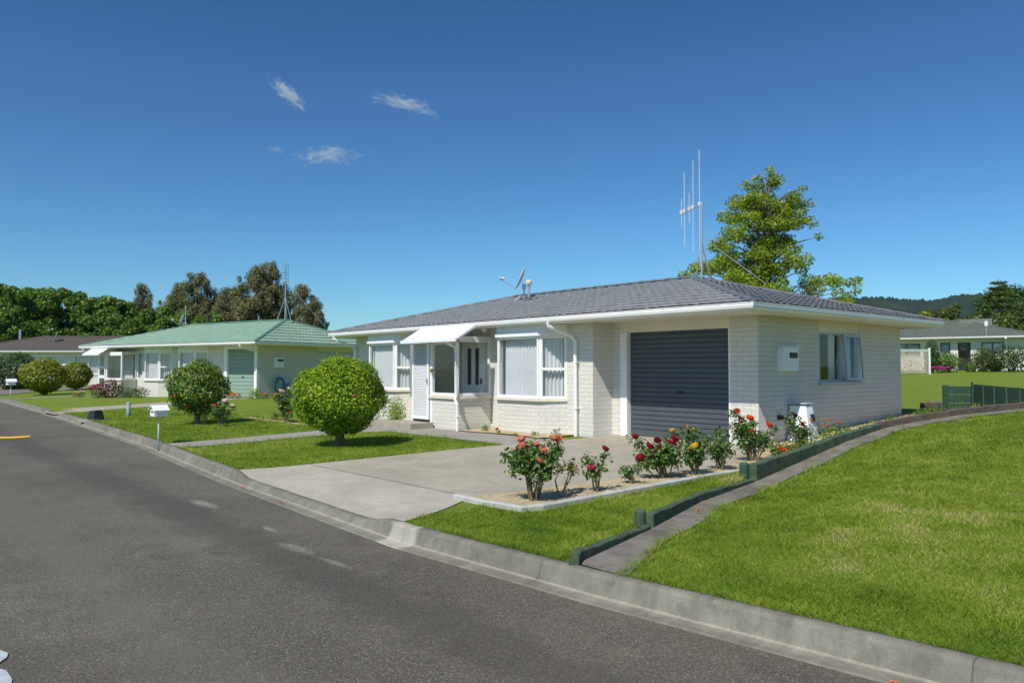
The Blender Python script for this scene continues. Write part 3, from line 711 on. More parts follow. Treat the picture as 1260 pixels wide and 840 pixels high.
# ------------------------------------------------------------------ things on the near roof
def dish(loc, rz, tilt, scale, label, pole=.55, group=None):
    t = thing('satellite_dish', loc, rz, label, 'satellite dish', group); t.scale = (scale,) * 3
    mb = MB(); mb.tube([(0, 0, -.15), (0, 0, pole)], .024, 8); mb.tube([(-.38, .02, -.12), (-.01, 0, pole * .45)], .012, 6); mb.box(-.06, .05, -.05, .05, pole - .12, pole + .02); mb.build('mast', M['galv'], t)
    d = MB(); n = 6; seg = 28; vs = [(0, 0, 0)]; ct, stt = math.cos(tilt), math.sin(tilt)
    tf = lambda x, y, z: (-.05 - (x * ct) - z * stt * 1., y, pole + .28 + z * ct - x * stt)
    # bowl: axis along -x, tilted up
    for bk in (0, 1):
        for i in range(1, n + 1):
            r = .31 * i / n
            for k in range(seg):
                a = 2 * math.pi * k / seg; dz = .055 * (i / n) ** 2 - (.012 if bk else 0)
                vs.append((dz, r * math.cos(a) * .95, r * math.sin(a) * 1.05))
    vs.append((-.012, 0, 0))
    V = []
    for x, y, z in vs: V.append((-.06 - (x * ct - z * stt) * 1.0, y, pole + .16 + (z * ct + x * stt)))
    fs = []
    for bk in (0, 1):
        o = 1 + bk * n * seg; c0 = 0 if not bk else len(vs) - 1
        for k in range(seg): fs.append((c0, o + k, o + (k + 1) % seg))
        for i in range(n - 1):
            for k in range(seg): fs.append((o + i * seg + k, o + (i + 1) * seg + k, o + (i + 1) * seg + (k + 1) % seg, o + i * seg + (k + 1) % seg))
    o1 = 1 + (n - 1) * seg; o2 = 1 + n * seg + (n - 1) * seg
    for k in range(seg): fs.append((o1 + k, o1 + (k + 1) % seg, o2 + (k + 1) % seg, o2 + k))
    MB().add(V, fs).build('reflector', plain('dish_grey', (.66, .67, .68), .5, .05), t, True)
    arm = MB(); lo = V[o1 + int(seg * .75)]; arm.tube([lo, (lo[0] - .40, 0, lo[2] + .27)], .012, 6); arm.build('feed_arm', M['galv'], t)
    l = MB(); l.tube([(lo[0] - .44, 0, lo[2] + .30), (lo[0] - .30, 0, lo[2] + .285)], .035, 8); l.tube([(lo[0] - .40, -.10, lo[2] + .30), (lo[0] - .40, .10, lo[2] + .30)], .022, 6); l.build('receiver', M['galv'], t)
    return t
#DISH
zr_ = lambda y: 2.42 + (y + 1.20) * (1.04 / 3.93)
dish((-8.22, 1.9, zr_(1.9)), R(47), R(23), 1.0, 'grey satellite dish seen edge-on on the slate grey roof beside the vent pipe', .42)
AN = thing('tv_antenna', (-3.04, 2.72, 3.47), 0, 'tall thin aerial with long upright rods on the slate grey roof ridge', 'antenna')
mb = MB(); mb.tube([(0, 0, -.08), (0, 0, 1.72)], .022, 8); mb.tube([(-.22, .05, -.12), (0, 0, .82)], .016, 6); mb.tube([(.05, .3, -.12), (0, 0, .8)], .016, 6)
mb.build('mast', M['galv'], AN)
mb = MB(); bx, by = .52, .04
mb.tube([(.06, .01, 1.70), (-bx, -by, 1.56)], .017, 6); mb.build('boom', M['galv'], AN)
for f, lo, hi in ((.08, 1.45, 1.28), (.42, 1.02, 1.10), (.60, .33, .38), (.85, .83, .93), (1.0, .34, .34)):
    p = (-bx * f - .0, -by * f, 1.70 - .14 * f); e = MB(); e.tube([(p[0], p[1], p[2] - lo), (p[0] + .015 * (1 if f == .42 else 0), p[1], p[2] + hi * .98)], .0085, 5); e.box(p[0] - .03, p[0] + .03, p[1] - .025, p[1] + .025, p[2] - .045, p[2] + .045)
    e.build('rod', plain('aerial_rod', (.72, .73, .75), .35, .05, metallic=.3) if 'aerial_rod' not in bpy.data.materials else bpy.data.materials['aerial_rod'], AN)
mb = MB(); mb.tube([(0, 0, .92), (1.25, .62, -.22)], .008, 5); mb.build('guy_wire', M['galv'], AN)

# white utility cabinet at the side wall
GC = thing('utility_cabinet', (.24, 1.0, .06), 0, 'white tapered utility cabinet standing by the shaded side wall behind the red roses', 'cabinet')
mb = MB(); mb.hexa([(-.22, -.1, 0), (.22, -.1, 0), (.2, .30, 0), (-.22, .30, 0), (-.22, .0, .64), (.10, .0, .64), (.10, .24, .66), (-.22, .24, .66)]); mb.build('body', M['white_metal'], GC, bevel=.01)
mb = MB(); mb.box(-.23, .12, -.02, .26, .662, .69); mb.build('lid', plain('cabinet_lid', (.45, .52, .58), .4), GC, bevel=.006)
mb = MB(); mb.hexa([(.145, .10, .36), (.19, .10, .36), (.19, .18, .36), (.145, .18, .36), (.12, .10, .49), (.165, .10, .49), (.165, .18, .49), (.12, .18, .49)]); mb.build('vent', M['black'], GC)
mb = MB(); mb.hexa([(.0, -.09, .16), (.10, -.09, .16), (.10, -.05, .16), (.0, -.05, .16), (.0, -.07, .26), (.10, -.07, .26), (.10, -.03, .26), (.0, -.03, .26)]); mb.build('outlet', M['black'], GC)
# ------------------------------------------------------------------ the green-roofed house
GH = thing('green_roofed_house', (-25.19, 1.55, .10), R(16), 'cream bungalow with pale green tiled roof and sage green garage door beside the blue hose', 'house')
wall(frame(-12.40, 0, 1, 0), 12.40, -.3, 2.325, [(12.4 - 2.17, 12.4 - .27, -.3, 2.15), (12.4 - 5.62, 12.4 - 3.58, .72, 2.07), (12.4 - 8.37, 12.4 - 6.38, .72, 2.07), (12.4 - 9.75, 12.4 - 8.75, .75, 2.1), (.18, .92, .75, 2.12)], M['cream'], GH)
SG = frame(0, 0, 0, 1)
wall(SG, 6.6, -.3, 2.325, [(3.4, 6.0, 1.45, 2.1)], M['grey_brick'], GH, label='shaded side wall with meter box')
wall(frame(0, 6.6, -1, 0), 12.4, -.3, 2.325, [], M['cream'], GH)
wall(frame(-12.4, 6.6, 0, -1), 6.6, -.3, 2.325, [], M['cream'], GH)
F0 = frame(-2.40, 0, 1, 0)
mb = MB(); mb.pbox(F0, 0, .235, -.1, .02, -.1, 2.30); mb.build('door_jamb', M['white'], GH); mb = MB(); mb.pbox(F0, 2.12, 2.30, -.1, .02, -.1, 2.30); mb.build('door_jamb', M['white'], GH); mb = MB(); mb.pbox(F0, .236, 2.119, -.1, .012, 2.15, 2.30); mb.build('lintel_board', M['white'], GH)
roller_door(frame(-2.17, 0, 1, 0), .004, 1.89, .01, 2.15, -.09, M['door_green'], GH, .17)
mb = MB(); mb.box(-12.2, -2.6, 3.0, 3.1, -.1, 2.3); mb.box(-2.55, -2.5, .1, 6.4, -.1, 2.3); mb.build('inner_wall', M['inner'], GH)
bay_window(-5.20, -4.00, 0, GH, seed=21); bay_window(-7.95, -6.80, 0, GH, seed=31)
pg, PF2, PS2 = porch(GH, -11.45, -9.3, -.80, 0, 2.05, -11.36, -10.72, 'cream')
sd = MB(); DF2 = frame(-11.36, -.80, 1, 0); win_frame(sd, DF2, 0, .64, .1, 2.02, .03, .085, .04, bars=[(.0, .64, 1.35)]); sd.pbox(DF2, .08, .56, -.005, .02, .1, .35); sd.pbox(DF2, .08, .56, -.005, .02, .80, .95)
gd = sd.build('screen_door', M['white_metal'], GH); pane(DF2, .08, .56, .36, .79, .0, gd); pane(DF2, .08, .56, .96, 1.98, .0, gd)
aw = MB(); slab(aw, (-11.9, -1.35, 2.02), (-10.35, -1.35, 2.02), (-10.35, -.80, 2.36), (-11.9, -.80, 2.36), .03); aw.box(-11.9, -10.35, -1.38, -1.352, 1.95, 2.02); aw.build('awning', M['white_metal'], GH)
for u0, u1, za, zb_ in ((.18, .92, .75, 2.12), (12.4 - 9.75, 12.4 - 8.75, .75, 2.1)):
    FW = frame(-12.4, 0, 1, 0); mb = MB(); win_frame(mb, FW, u0, u1, za, zb_, .005, .06, .06, mulls=((u0 + u1) / 2,)); w_ = mb.build('window', M['white'], GH)
    pane(FW, u0 + .06, u1 - .06, za + .06, zb_ - .06, -.03, w_); curtain(FW, u0, u1, za, zb_, -.14, w_, seed=int(u0 * 10))
mb = MB(); mb.pbox(SG, 3.4, 6.0, -.05, .012, 2.102, 2.318); mb.build('window_board', M['cream_paint'], GH)
mb = MB(); win_frame(mb, SG, 3.40, 6.0, 1.45, 2.1, -.005, .05, .06, mulls=(4.7,)); w_ = mb.build('window', M['silver_frame'], GH); pane(SG, 3.45, 5.95, 1.5, 2.05, -.03, w_); curtain(SG, 3.4, 6.0, 1.45, 2.1, -.14, w_, .14, seed=77)
mb = MB(); mb.pbox(SG, .80, 1.32, -.01, .10, 1.32, 1.78); mx_ = mb.build('meter_box', M['white_metal'], GH, bevel=.008); mb = MB(); mb.pbox(SG, .95, 1.26, .1, .11, 1.60, 1.70); mb.build('meter_window', M['black'], mx_)
eaves(GH, -12.95, .90, -.92, 7.1, 0, 0, 0, 0, 2.42, 2.318)
hip_roof(GH, -12.99, .94, -.96, 7.14, 2.42, 3.62, M['green_tile'], M['green_trim'], inset=2.9)
downpipe(GH, [(-.1, -.95, 2.30), (-.09, -.92, 2.22), (-.05, -.2, 2.06), (-.05, -.07, 1.96), (-.05, -.07, -.1)], .045)
downpipe(GH, [(-12.7, -.95, 2.30), (-12.68, -.92, 2.22), (-12.45, -.2, 2.06), (-12.42, -.07, 1.96), (-12.42, -.07, -.1)], .045)
fl = MB(); fl.tube([(-8.6, 3.6, 3.4), (-8.6, 3.6, 4.05)], .08, 10); fl.lathe([(.08, 0), (.11, .02), (.11, .1), (.0, .12)], (-8.6, 3.6, 4.05), 10); fl.build('flue', M['black'], GH)
fl = MB(); fl.tube([(-4.3, 3.4, 3.4), (-4.3, 3.4, 3.95)], .03, 8); fl.build('vent_pipe', M['galv'], GH)
def gloc(x, y, z):
    c, s = math.cos(R(16)), math.sin(R(16)); return (-25.19 + x * c - y * s, 1.55 + x * s + y * c, .10 + z)
def mini_aerial(loc, hgt, label, arms):
    t = thing('tv_antenna', loc, R(20), label, 'antenna')
    mb = MB(); mb.tube([(0, 0, -.1), (0, 0, hgt)], .028, 6)
    for a in (0, 2.1, 4.2): mb.tube([(.42 * math.cos(a), .42 * math.sin(a), -.1), (0, 0, 1.15)], .018, 5)
    mb.build('mast', M['galv'], t)
    if arms:
        b = MB()
        for z in (hgt, hgt - .42, hgt - .86): b.tube([(-.03, -.22, z), (.03, .22, z)], .014, 5)
        b.tube([(.0, -.18, hgt), (.0, -.18, hgt - .86)], .010, 5); b.tube([(.0, .18, hgt), (.0, .18, hgt - .86)], .010, 5)
        for z in (hgt - .15, hgt - .3, hgt - .55, hgt - .7): b.tube([(-.0, -.18, z), (.0, .18, z)], .008, 4)
        b.build('aerial_grid', M['galv'], t); g = MB(); g.tube([(0, 0, 2.0), (1.7, 1.0, -.35)], .010, 5); g.build('guy_wire', M['galv'], t)
    return t
mini_aerial(gloc(-1.95, 3.09, 3.60), 2.75, 'tall mast with small square aerial grid on the pale green roof peak', True)
mini_aerial(gloc(-12.2, 4.6, 2.9), 2.0, 'thin bare aerial mast at the far left end of the pale green roof', False)
dish(gloc(-9.7, 2.8, 3.42), R(60), R(20), .95, 'blue grey satellite dish on the pale green roof', .35)

HR = thing('hose_reel', gloc(.10, 1.02, .52), R(16), 'coil of blue hose hanging on the shaded wall of the green roofed house', 'hose')
mb = MB()
for k in range(5):
    rr = .24 + .022 * (k % 3); pts = [(.03 + .022 * k, rr * math.cos(a) , rr * 1.35 * math.sin(a)) for a in np.linspace(0, 2 * math.pi, 25)]; mb.tube(pts, .022, 6, False)
mb.build('hose', M['blue_hose'], HR, True)
mb = MB(); mb.box(-.08, .14, -.1, .1, .12, .18); mb.build('bracket', M['galv'], HR)
UC = thing('utility_cabinet', gloc(.25, 1.85, .0), R(16), 'pale utility cabinet by the wall right of the coiled blue hose', 'cabinet')
mb = MB(); mb.box(-.2, .2, -.25, .25, 0, .55); mb.build('body', M['white_metal'], UC, bevel=.02); mb = MB(); mb.box(-.22, .22, -.27, .27, .552, .60); mb.build('lid', M['silver_frame'], UC)
mb = MB(); mb.pbox(frame(0, -.25, 1, 0), -.08, .08, 0, .012, .3, .42); mb.build('vent', M['black'], UC)

# ------------------------------------------------------------------ far houses
def simple_house(name, loc, rz, label, W, D, x0, wins, door, roofm, trim, zr, gab=False, wm='cream', sill=True):
    t = thing(name, loc, rz, label, 'house')
    holes = [(a - x0, b - x0, c, d) for a, b, c, d in wins] + ([(door[0] - x0, door[1] - x0, .0, 2.05)] if door else [])
    FR = frame(x0, 0, 1, 0)
    wall(FR, W, -.8, 2.325, holes, M[wm], t); wall(frame(x0 + W, 0, 0, 1), D, -.8, 2.325, [], M[wm], t); wall(frame(x0 + W, D, -1, 0), W, -.8, 2.325, [], M[wm], t); wall(frame(x0, D, 0, -1), D, -.8, 2.325, [], M[wm], t)
    mb = MB(); mb.box(x0 + .2, x0 + W - .2, 2.5, 2.6, -.5, 2.3); mb.build('inner_wall', M['inner'], t)
    for i, (a, b, c, d) in enumerate(wins):
        mb = MB(); win_frame(mb, FR, a - x0, b - x0, c, d, .01, .06, .07, mulls=((a + b) / 2 - x0,) if b - a > .9 else ())
        w = mb.build('window', M[trim], t); pane(FR, a - x0 + .06, b - x0 - .06, c + .06, d - .06, -.03, w)
        curtain(FR, a - x0, b - x0, c, d - (.0), -.2, w, .16, .03, seed=i)
        if sill: mb = MB(); mb.pbox(FR, a - x0 - .05, b - x0 + .05, -.05, .06, c - .09, c - .002); mb.build('sill', M['sill'], w)
    if door:
        a, b = door[0] - x0, door[1] - x0; mb = MB(); win_frame(mb, FR, a, b, .0, 2.05, .01, .07, .08, bars=[(a, b, .95)]); mb.pbox(FR, a + .07, b - .07, -.04, -.01, .07, .9)
        d_ = mb.build('door', M[trim], t); pane(FR, a + .07, b - .07, 1., 1.98, -.03, d_)
    eaves(t, x0 - .6, x0 + W + .6, -.6, D + .6, 0, 0, 0, 0, 2.42, 2.318)
    hip_roof(t, x0 - .64, x0 + W + .64, -.64, D + .64, 2.42, zr, M[roofm], M[roofm], False, .1)
    return t
FH = simple_house('bungalow', (-11.49, 45.6, 1.12), R(13), 'distant cream bungalow with dark green roof behind the lattice screen and garden shrubs', 16, 8.2, -12.6,
    [(-4.6, -2.9, 1.15, 2.02), (-1.66, -1.06, 1.1, 2.05), (.78, 2.05, 1.05, 2.05)], (-.6, .15), 'moss_tile', 'dark_frame', 3.75)
mb = MB(); mb.tube([(1.1, -.3, 2.42), (1.1, -.3, 3.15)], .05, 8); v_ = mb.build('vent_pipe', M['galv'], FH); dpn = MB(); dpn.box(-.52, .07, .02, .05, .10, .92); dpn.build('door_panel', M['white_door'], FH); mb = MB(); mb.lathe([(.05, 0), (.11, .02), (.11, .34), (.0, .36)], (1.1, -.3, 3.1), 10); mb.build('cowl', M['white_metal'], v_)
mb = MB(); mb.tube([(2.2, -.66, 2.3), (2.2, -.1, 2.1), (2.2, -.05, 1.95), (2.2, -.05, -.2)], .05, 8); mb.build('downpipe', M['white'], FH)
mb = MB(); gx, gy, gz = .4, 3.6, 3.42   # little gablet at the hip end
mb.add([(gx + .8, gy - .75, gz - .25), (gx + .8, gy + .75, gz - .25), (gx + .8, gy, gz + .42), (gx - 1.2, gy, gz + .42), (gx - 1.2, gy - .75, gz - .25), (gx - 1.2, gy + .75, gz - .25)], [(0, 2, 3, 4), (1, 5, 3, 2)])
gb = mb.build('gablet', M['moss_tile'], FH); mb = MB(); mb.add([(gx + .78, gy - .62, gz - .22), (gx + .78, gy + .62, gz - .22), (gx + .78, gy, gz + .34)], [(0, 1, 2)]); mb.build('gable_end', M['white'], gb)
BLOC = (-64.3, .28, .40)
BHS = simple_house('bungalow', BLOC, R(49), 'low cream bungalow with dark brown roof at the far left behind round shrubs', 22, 8, -7, [(-5.2, -3.2, .55, 2.0), (-1.6, .8, .55, 2.05), (2.1, 4.4, .55, 2.05)], None, 'brown_tile', 'white', 3.75)
for x, w, hgt in ((-4.4, .12, .7),): mb = MB(); mb.tube([(x, 3.2, 3.3), (x, 3.2, 3.6 + hgt)], .1, 8); mb.build('flue', M['galv'], BHS)
dish((-66.6, 1.3, 3.55), R(80), R(20), 1.25, 'small dark satellite dish on the brown roof at the far left', .3)
# ------------------------------------------------------------------ vegetation
def unit(a): return a / np.maximum(np.linalg.norm(a, axis=1, keepdims=True), 1e-6)
def kites(P, N, size, aspect, g):
    """leaf blades: centre P, normal N, length size"""
    n = len(P); ref = unit(g.normal(size=(n, 3))); T_ = unit(np.cross(N, ref)); B_ = np.cross(N, T_)
    s = size * g.uniform(.7, 1.3, n)[:, None]; w = s * aspect
    fold = N * s * .12
    V = np.stack([P - T_ * s * .5, P + B_ * w * .5 + fold, P + T_ * s * .5, P - B_ * w * .5 + fold], 1).reshape(-1, 3)
    F = np.arange(n * 4).reshape(n, 4); return V, F
def foliage(name, P, O, size, aspect, m, parent, g, spread=1., up=.0, col=None, smooth=False):
    N = unit(O + spread * g.normal(size=P.shape) + np.array([0, 0, up]))
    V, F = kites(P, N, size, aspect, g)
    a = g.uniform(0, 1, len(P)) if col is None else col
    return npmesh(name, V, F, m, parent, attr=a)
def blob_pts(c, r, n, g, shell=.55):
    d = unit(g.normal(size=(n, 3))); rr = (shell + (1 - shell) * g.uniform(0, 1, n) ** .6)[:, None]
    return np.array(c) + d * rr * np.array(r), d
M['ball_leaf'] = leafmat('glossy_hedge_leaf', [(0, (.05, .11, .010)), (.35, (.10, .19, .012)), (.7, (.19, .28, .016)), (1, (.33, .37, .03))], .42, .45, .22, gain=1.75)
M['camellia_leaf'] = leafmat('camellia_leaf', [(0, (.03, .07, .012)), (.5, (.075, .15, .014)), (.85, (.16, .24, .02)), (.97, (.22, .26, .04)), (1, (.38, .10, .05))], .3, .4, .3, gain=1.4)
M['yellow_leaf'] = leafmat('golden_shrub_leaf', [(0, (.07, .12, .010)), (.5, (.18, .22, .012)), (1, (.32, .29, .025))], .35, gain=1.25)
M['dark_leaf'] = leafmat('dark_shrub_leaf', [(0, (.015, .045, .012)), (.6, (.035, .085, .018)), (1, (.08, .13, .02))], .25, gain=1.2)
M['tree_leaf'] = leafmat('oak_leaf', [(0, (.055, .10, .008)), (.45, (.12, .18, .012)), (.8, (.20, .235, .018)), (1, (.28, .25, .03))], .45, gain=1.95)
M['forest_leaf'] = leafmat('forest_leaf', [(0, (.028, .068, .012)), (.5, (.065, .13, .016)), (1, (.14, .21, .028))], .35, gain=1.6)
M['pine_leaf'] = leafmat('rusty_pine_needle', [(0, (.05, .062, .028)), (.5, (.10, .105, .042)), (.8, (.145, .122, .052)), (1, (.19, .14, .065))], .3, gain=1.85)
M['olive_leaf'] = leafmat('olive_tree_leaf', [(0, (.028, .050, .012)), (.5, (.060, .085, .020)), (1, (.12, .14, .035))], .3, gain=1.5)
M['rose_leaf'] = leafmat('rose_leaf', [(0, (.022, .055, .014)), (.6, (.055, .11, .024)), (.92, (.10, .155, .03)), (1, (.18, .11, .04))], .3, .45, .3, gain=1.7)
M['young_leaf'] = leafmat('young_rose_leaf', [(0, (.09, .14, .03)), (.6, (.17, .19, .04)), (1, (.28, .13, .05))], .35)
M['weed_leaf'] = leafmat('weed_leaf', [(0, (.05, .12, .02)), (.6, (.11, .20, .03)), (1, (.20, .27, .04))], .35, gain=1.2)
M['silver_leaf'] = leafmat('grey_green_leaf', [(0, (.05, .09, .05)), (1, (.14, .19, .10))], .25)
M['red_leaf'] = leafmat('dark_red_leaf', [(0, (.045, .010, .010)), (1, (.13, .030, .028))], .25)
def petalmat(name, a, b): return leafmat(name, [(0, a), (1, b)], .35, .5, .25)
PET = {'coral': petalmat('coral_petal', (.72, .16, .09), (.85, .34, .20)), 'crimson': petalmat('crimson_petal', (.22, .004, .02), (.42, .012, .05)),
       'pink': petalmat('deep_pink_petal', (.55, .012, .09), (.75, .03, .16)), 'yellow': petalmat('yellow_petal', (.80, .42, .03), (.85, .58, .10)),
       'red': petalmat('red_petal', (.70, .035, .015), (.88, .10, .04)), 'blush': petalmat('blush_petal', (.78, .45, .38), (.85, .68, .58)),
       'orange': petalmat('orange_petal', (.75, .16, .01), (.85, .30, .02)), 'maroon': petalmat('maroon_petal', (.06, .004, .012), (.13, .01, .03)), 'magenta': petalmat('magenta_petal', (.42, .02, .20), (.60, .06, .32))}
BL = {}
def bloom_mesh(col):
    """a rose head: nested cupped petals"""
    if col in BL: return BL[col]
    V = []; F = []; A = []; rg = random.Random(len(col) * 7)
    for n, rad, lo, hi in ((5, .046, .62, .40), (5, .040, .75, .30), (4, .030, .8, .22), (3, .019, .8, .12)):
        off = rg.uniform(0, 6)
        for k in range(n):
            a = off + 2 * math.pi * k / n + rg.uniform(-.15, .15); w = 1.25 * math.pi / n; b = len(V); fl = rg.uniform(.95, 1.2)
            for f in (0, .5, 1.):
                th = math.pi * (lo + (hi - lo) * f); rr = rad * (1 + (.28 * f * f if rad > .035 else .1 * f)) * (fl if f == 1. else 1)
                for q in (-1, -.5, 0, .5, 1):
                    aa = a + q * w * (1 if f > 0 else .8); dd = rr * (1 + .09 * (q + 1) * .5 - .10 * (f == 1.) * abs(q))
                    V.append((dd * math.sin(th) * math.cos(aa), dd * math.sin(th) * math.sin(aa), dd * math.cos(th) * .85 + .012))
            for i in range(2):
                for j in range(4): F.append((b + i * 5 + j, b + i * 5 + j + 1, b + i * 5 + j + 6, b + i * 5 + j + 5)); A.append(rg.random())
    o = npmesh('bloom', np.array(V), np.array(F), PET[col], None, attr=np.array(A), smooth=True); BL[col] = o.data
    COL.objects.unlink(o); bpy.data.objects.remove(o); return BL[col]
FWX, FWY, RTX, RTY = -.753, .657, .657, .753        # the direction across and along the garden in which the beds are measured
def bloom(parent, col, a, z, b=0., s=1., tilt=.5, rg=random):
    o = link(bpy.data.objects.new('bloom', bloom_mesh(col)), parent)
    o.location = (RTX * a - FWX * b, RTY * a - FWY * b, z); o.scale = (s, s, s)
    o.rotation_euler = (tilt * rg.uniform(.3, 1.2), tilt * rg.uniform(-.7, .7), rg.uniform(0, 6)); return o

def rose_bush(x, y, ht, wd, label, blooms, nleaf, seed=0, leaf='rose_leaf', size=.052, base=.25, stems=6, group='rose bushes in the mulch bed', name='rose_bush', lean=0.):
    rg = random.Random(seed); g = np.random.default_rng(seed + 5)
    t = thing(name, (x, y, h(x, y) + .02), 0, label, 'rose', group)
    sm = MB(); tips = []
    ends = [(a, z, b) for _, a, z, b, _s in blooms]
    for k in range(max(0, stems - len(ends))): ends.append((rg.uniform(-.5, .5) * wd + lean, ht * rg.uniform(.6, .95), rg.uniform(-.4, .4) * wd))
    for a, z, b in ends:
        bx, by = rg.uniform(-.05, .05), rg.uniform(-.05, .05); px, py = RTX * a - FWX * b, RTY * a - FWY * b
        mid = (bx + (px - bx) * .45 + rg.uniform(-.04, .04), by + (py - by) * .45 + rg.uniform(-.04, .04), z * .45); q = (bx + (px - bx) * .8 + rg.uniform(-.02, .02), by + (py - by) * .8 + rg.uniform(-.02, .02), z * .78)
        sm.tube([(bx, by, -.06), mid, q, (px, py, z)], [.013, .009, .006, .004], 5, False); tips.append((mid, q, (px, py, z)))
    sm.build('stem', M['rose_stem'], t)
    P = []; O = []
    per = max(1, int(nleaf * 2.2) // (len(tips) * 7))
    for mid, q, e in tips:
        mid, q, e = map(np.array, (mid, q, e))
        for c_ in range(7):
            f = g.uniform(base * .6, .93); c = (mid + (q - mid) * (f * 2)) if f < .5 else (q + (e - q) * (f * 2 - 1)); c = c + g.normal(size=3) * np.array([.3, .3, .18]) * wd * .33
            p, d = blob_pts(c, (.095, .095, .075), per, g, .1); P.append(p); O.append(d)
    P = np.concatenate(P); O = np.concatenate(O); k_ = P[:, 2] > .05
    foliage('foliage', P[k_], O[k_], size, .62, M[leaf], t, g, .7, .7)
    for col, a, z, b, s in blooms: bloom(t, col, a, z, b, s * .94, .6, rg)
    return t

# --- clipped ball shrubs
def ball_shrub(name, x, y, cz, r, n, size, m, label, trunk, seed, group=None, spots=None, bumps=.06, z0=None, lower=None, bare=0):
    g = np.random.default_rng(seed); t = thing(name, (x, y, h(x, y) if z0 is None else z0), 0, label, 'shrub', group)
    d = unit(g.normal(size=(n, 3)))
    lump = 1 + bumps * (np.sin(d[:, 0] * 5 + seed) * np.sin(d[:, 1] * 6 + 1) + np.sin(d[:, 2] * 7 + d[:, 0] * 4) + .7 * np.sin(d[:, 0] * 13 + seed) * np.sin(d[:, 1] * 11) * np.sin(d[:, 2] * 12)) + (g.uniform(0, 1, n) < .05) * g.uniform(.02, .13, n)
    rr = ((1.04 - .30 * g.uniform(0, 1, n) ** 1.6) * lump)[:, None]; P = d * rr * np.array(r)
    # the ball is drawn in a little towards the trunk
    low = np.clip(-P[:, 2] / r[2], 0, 1)[:, None]; P[:, :2] *= (1 - .25 * low ** 2)
    P[:, 2] += cz
    foliage('foliage', P, d, size, .6, M[m], t, g, .5, .35)
    mb = MB(); k = trunk[0]
    for i in range(k):
        a = 6.28 * i / k + seed; mb.tube([(.03 * math.cos(a), .03 * math.sin(a), -.1), (trunk[1] * .5 * math.cos(a), trunk[1] * .5 * math.sin(a), cz * .45), (trunk[1] * 1.6 * math.cos(a), trunk[1] * 1.6 * math.sin(a), cz)], [trunk[2], trunk[2] * .75, trunk[2] * .4], 7, False)
    mb.build('trunk', M['bark'], t)
    for col, dx, dz, s in (spots or []):
        dy = math.sqrt(max(0, 1 - (dx / r[0]) ** 2 - ((dz - cz) / r[2]) ** 2)) * r[1] * 1.02; bloom(t, col, dx, dz, dy, s, 1.2, random.Random(seed))
    return t
ball_shrub('ball_shrub', -5.66, -5.04, .93, (.80, .80, .69), 26000, .052, 'ball_leaf', 'large clipped round bright green shrub on the lawn in front of the grey roofed house', (3, .07, .07), 3, spots=[('pink', .42, .95, .6)])
b2 = ball_shrub('ball_shrub', -13.38, -5.03, .95, (.71, .71, .66), 12000, .065, 'camellia_leaf', 'round dark camellia shrub with a few red blooms in front of the green garage', (3, .06, .05), 8, spots=[('red', .02, .50, .8), ('coral', -.35, .75, .7), ('coral', -.42, .42, .6), ('red', .3, .45, .6)], bumps=.09)
ball_shrub('ball_shrub', -41.92, -3.74, 1.05, (1.12, 1.12, .92), 6000, .13, 'yellow_leaf', 'round golden green shrub on a short forked trunk, right of the small left mailbox', (4, .12, .06), 14, bumps=.05)
ball_shrub('ball_shrub', -48.28, -.92, .95, (.92, .92, .80), 5000, .13, 'yellow_leaf', 'smaller round golden shrub beside the cream end wall of the green roofed house', (3, .08, .06), 17, bumps=.05)
ball_shrub('ball_shrub', -55.5, -3.2, 1.25, (1.45, 1.45, 1.25), 5000, .16, 'dark_leaf', 'dark green dome shrub cut off by the left edge of the photo', (3, .1, .07), 23)
P_ = thing('young_leafy_shrub', (-13.05, -4.95, h(-13.05, -4.95)), 0, 'thin tangle of green stems under the camellia shrub', 'plant')
g_ = np.random.default_rng(4); mb = MB()
for k in range(14):
    a = g_.uniform(0, 6.28); q = (g_.uniform(.05, .45) * math.cos(a), g_.uniform(.05, .45) * math.sin(a), g_.uniform(.35, .7)); mb.tube([(q[0] * .2, q[1] * .2, 0), (q[0] * .6, q[1] * .6, q[2] * .6), q], [.008, .006, .003], 4, False)
mb.build('stem', M['rose_stem'], P_); p, d = blob_pts((0, 0, .35), (.45, .45, .35), 420, g_, .1); foliage('foliage', p, d, .05, .6, M['rose_leaf'], P_, g_, 1, .5)

# --- roses of the front bed: (colour, sideways, height, towards viewer, scale)
rose_bush(1.03, -6.28, .62, .50, 'bushy coral pink rose at the near end of the mulch bed', [('coral', -.14, .66, .05, .9), ('coral', -.13, .585, .12, 1.25), ('coral', .02, .60, .0, .85), ('coral', -.10, .49, .15, .85), ('coral', .045, .45, .18, .95), ('coral', .10, .55, .1, .95), ('coral', .22, .67, 0, .9), ('coral', .27, .655, -.05, .9), ('blush', .15, .53, .12, .6)], 900, 1, stems=13, base=.12)
rose_bush(.90, -5.74, .38, .2, 'thin yellowish rose sprig with a bronze tip, right of the coral rose', [('maroon', .15, .38, 0, .35)], 60, 2, 'young_leaf', .05, .1, 3, lean=.08)
rose_bush(1.16, -5.43, .46, .2, 'slender rose with one deep pink and one crimson bloom', [('pink', -.06, .27, .05, .95), ('crimson', .11, .49, 0, .85)], 150, 3, 'rose_leaf', .05, .1, 5)
rose_bush(1.09, -4.73, .28, .22, 'low bare little rose with a few leaves and no bloom', [], 90, 4, 'rose_leaf', .05, .0, 5)
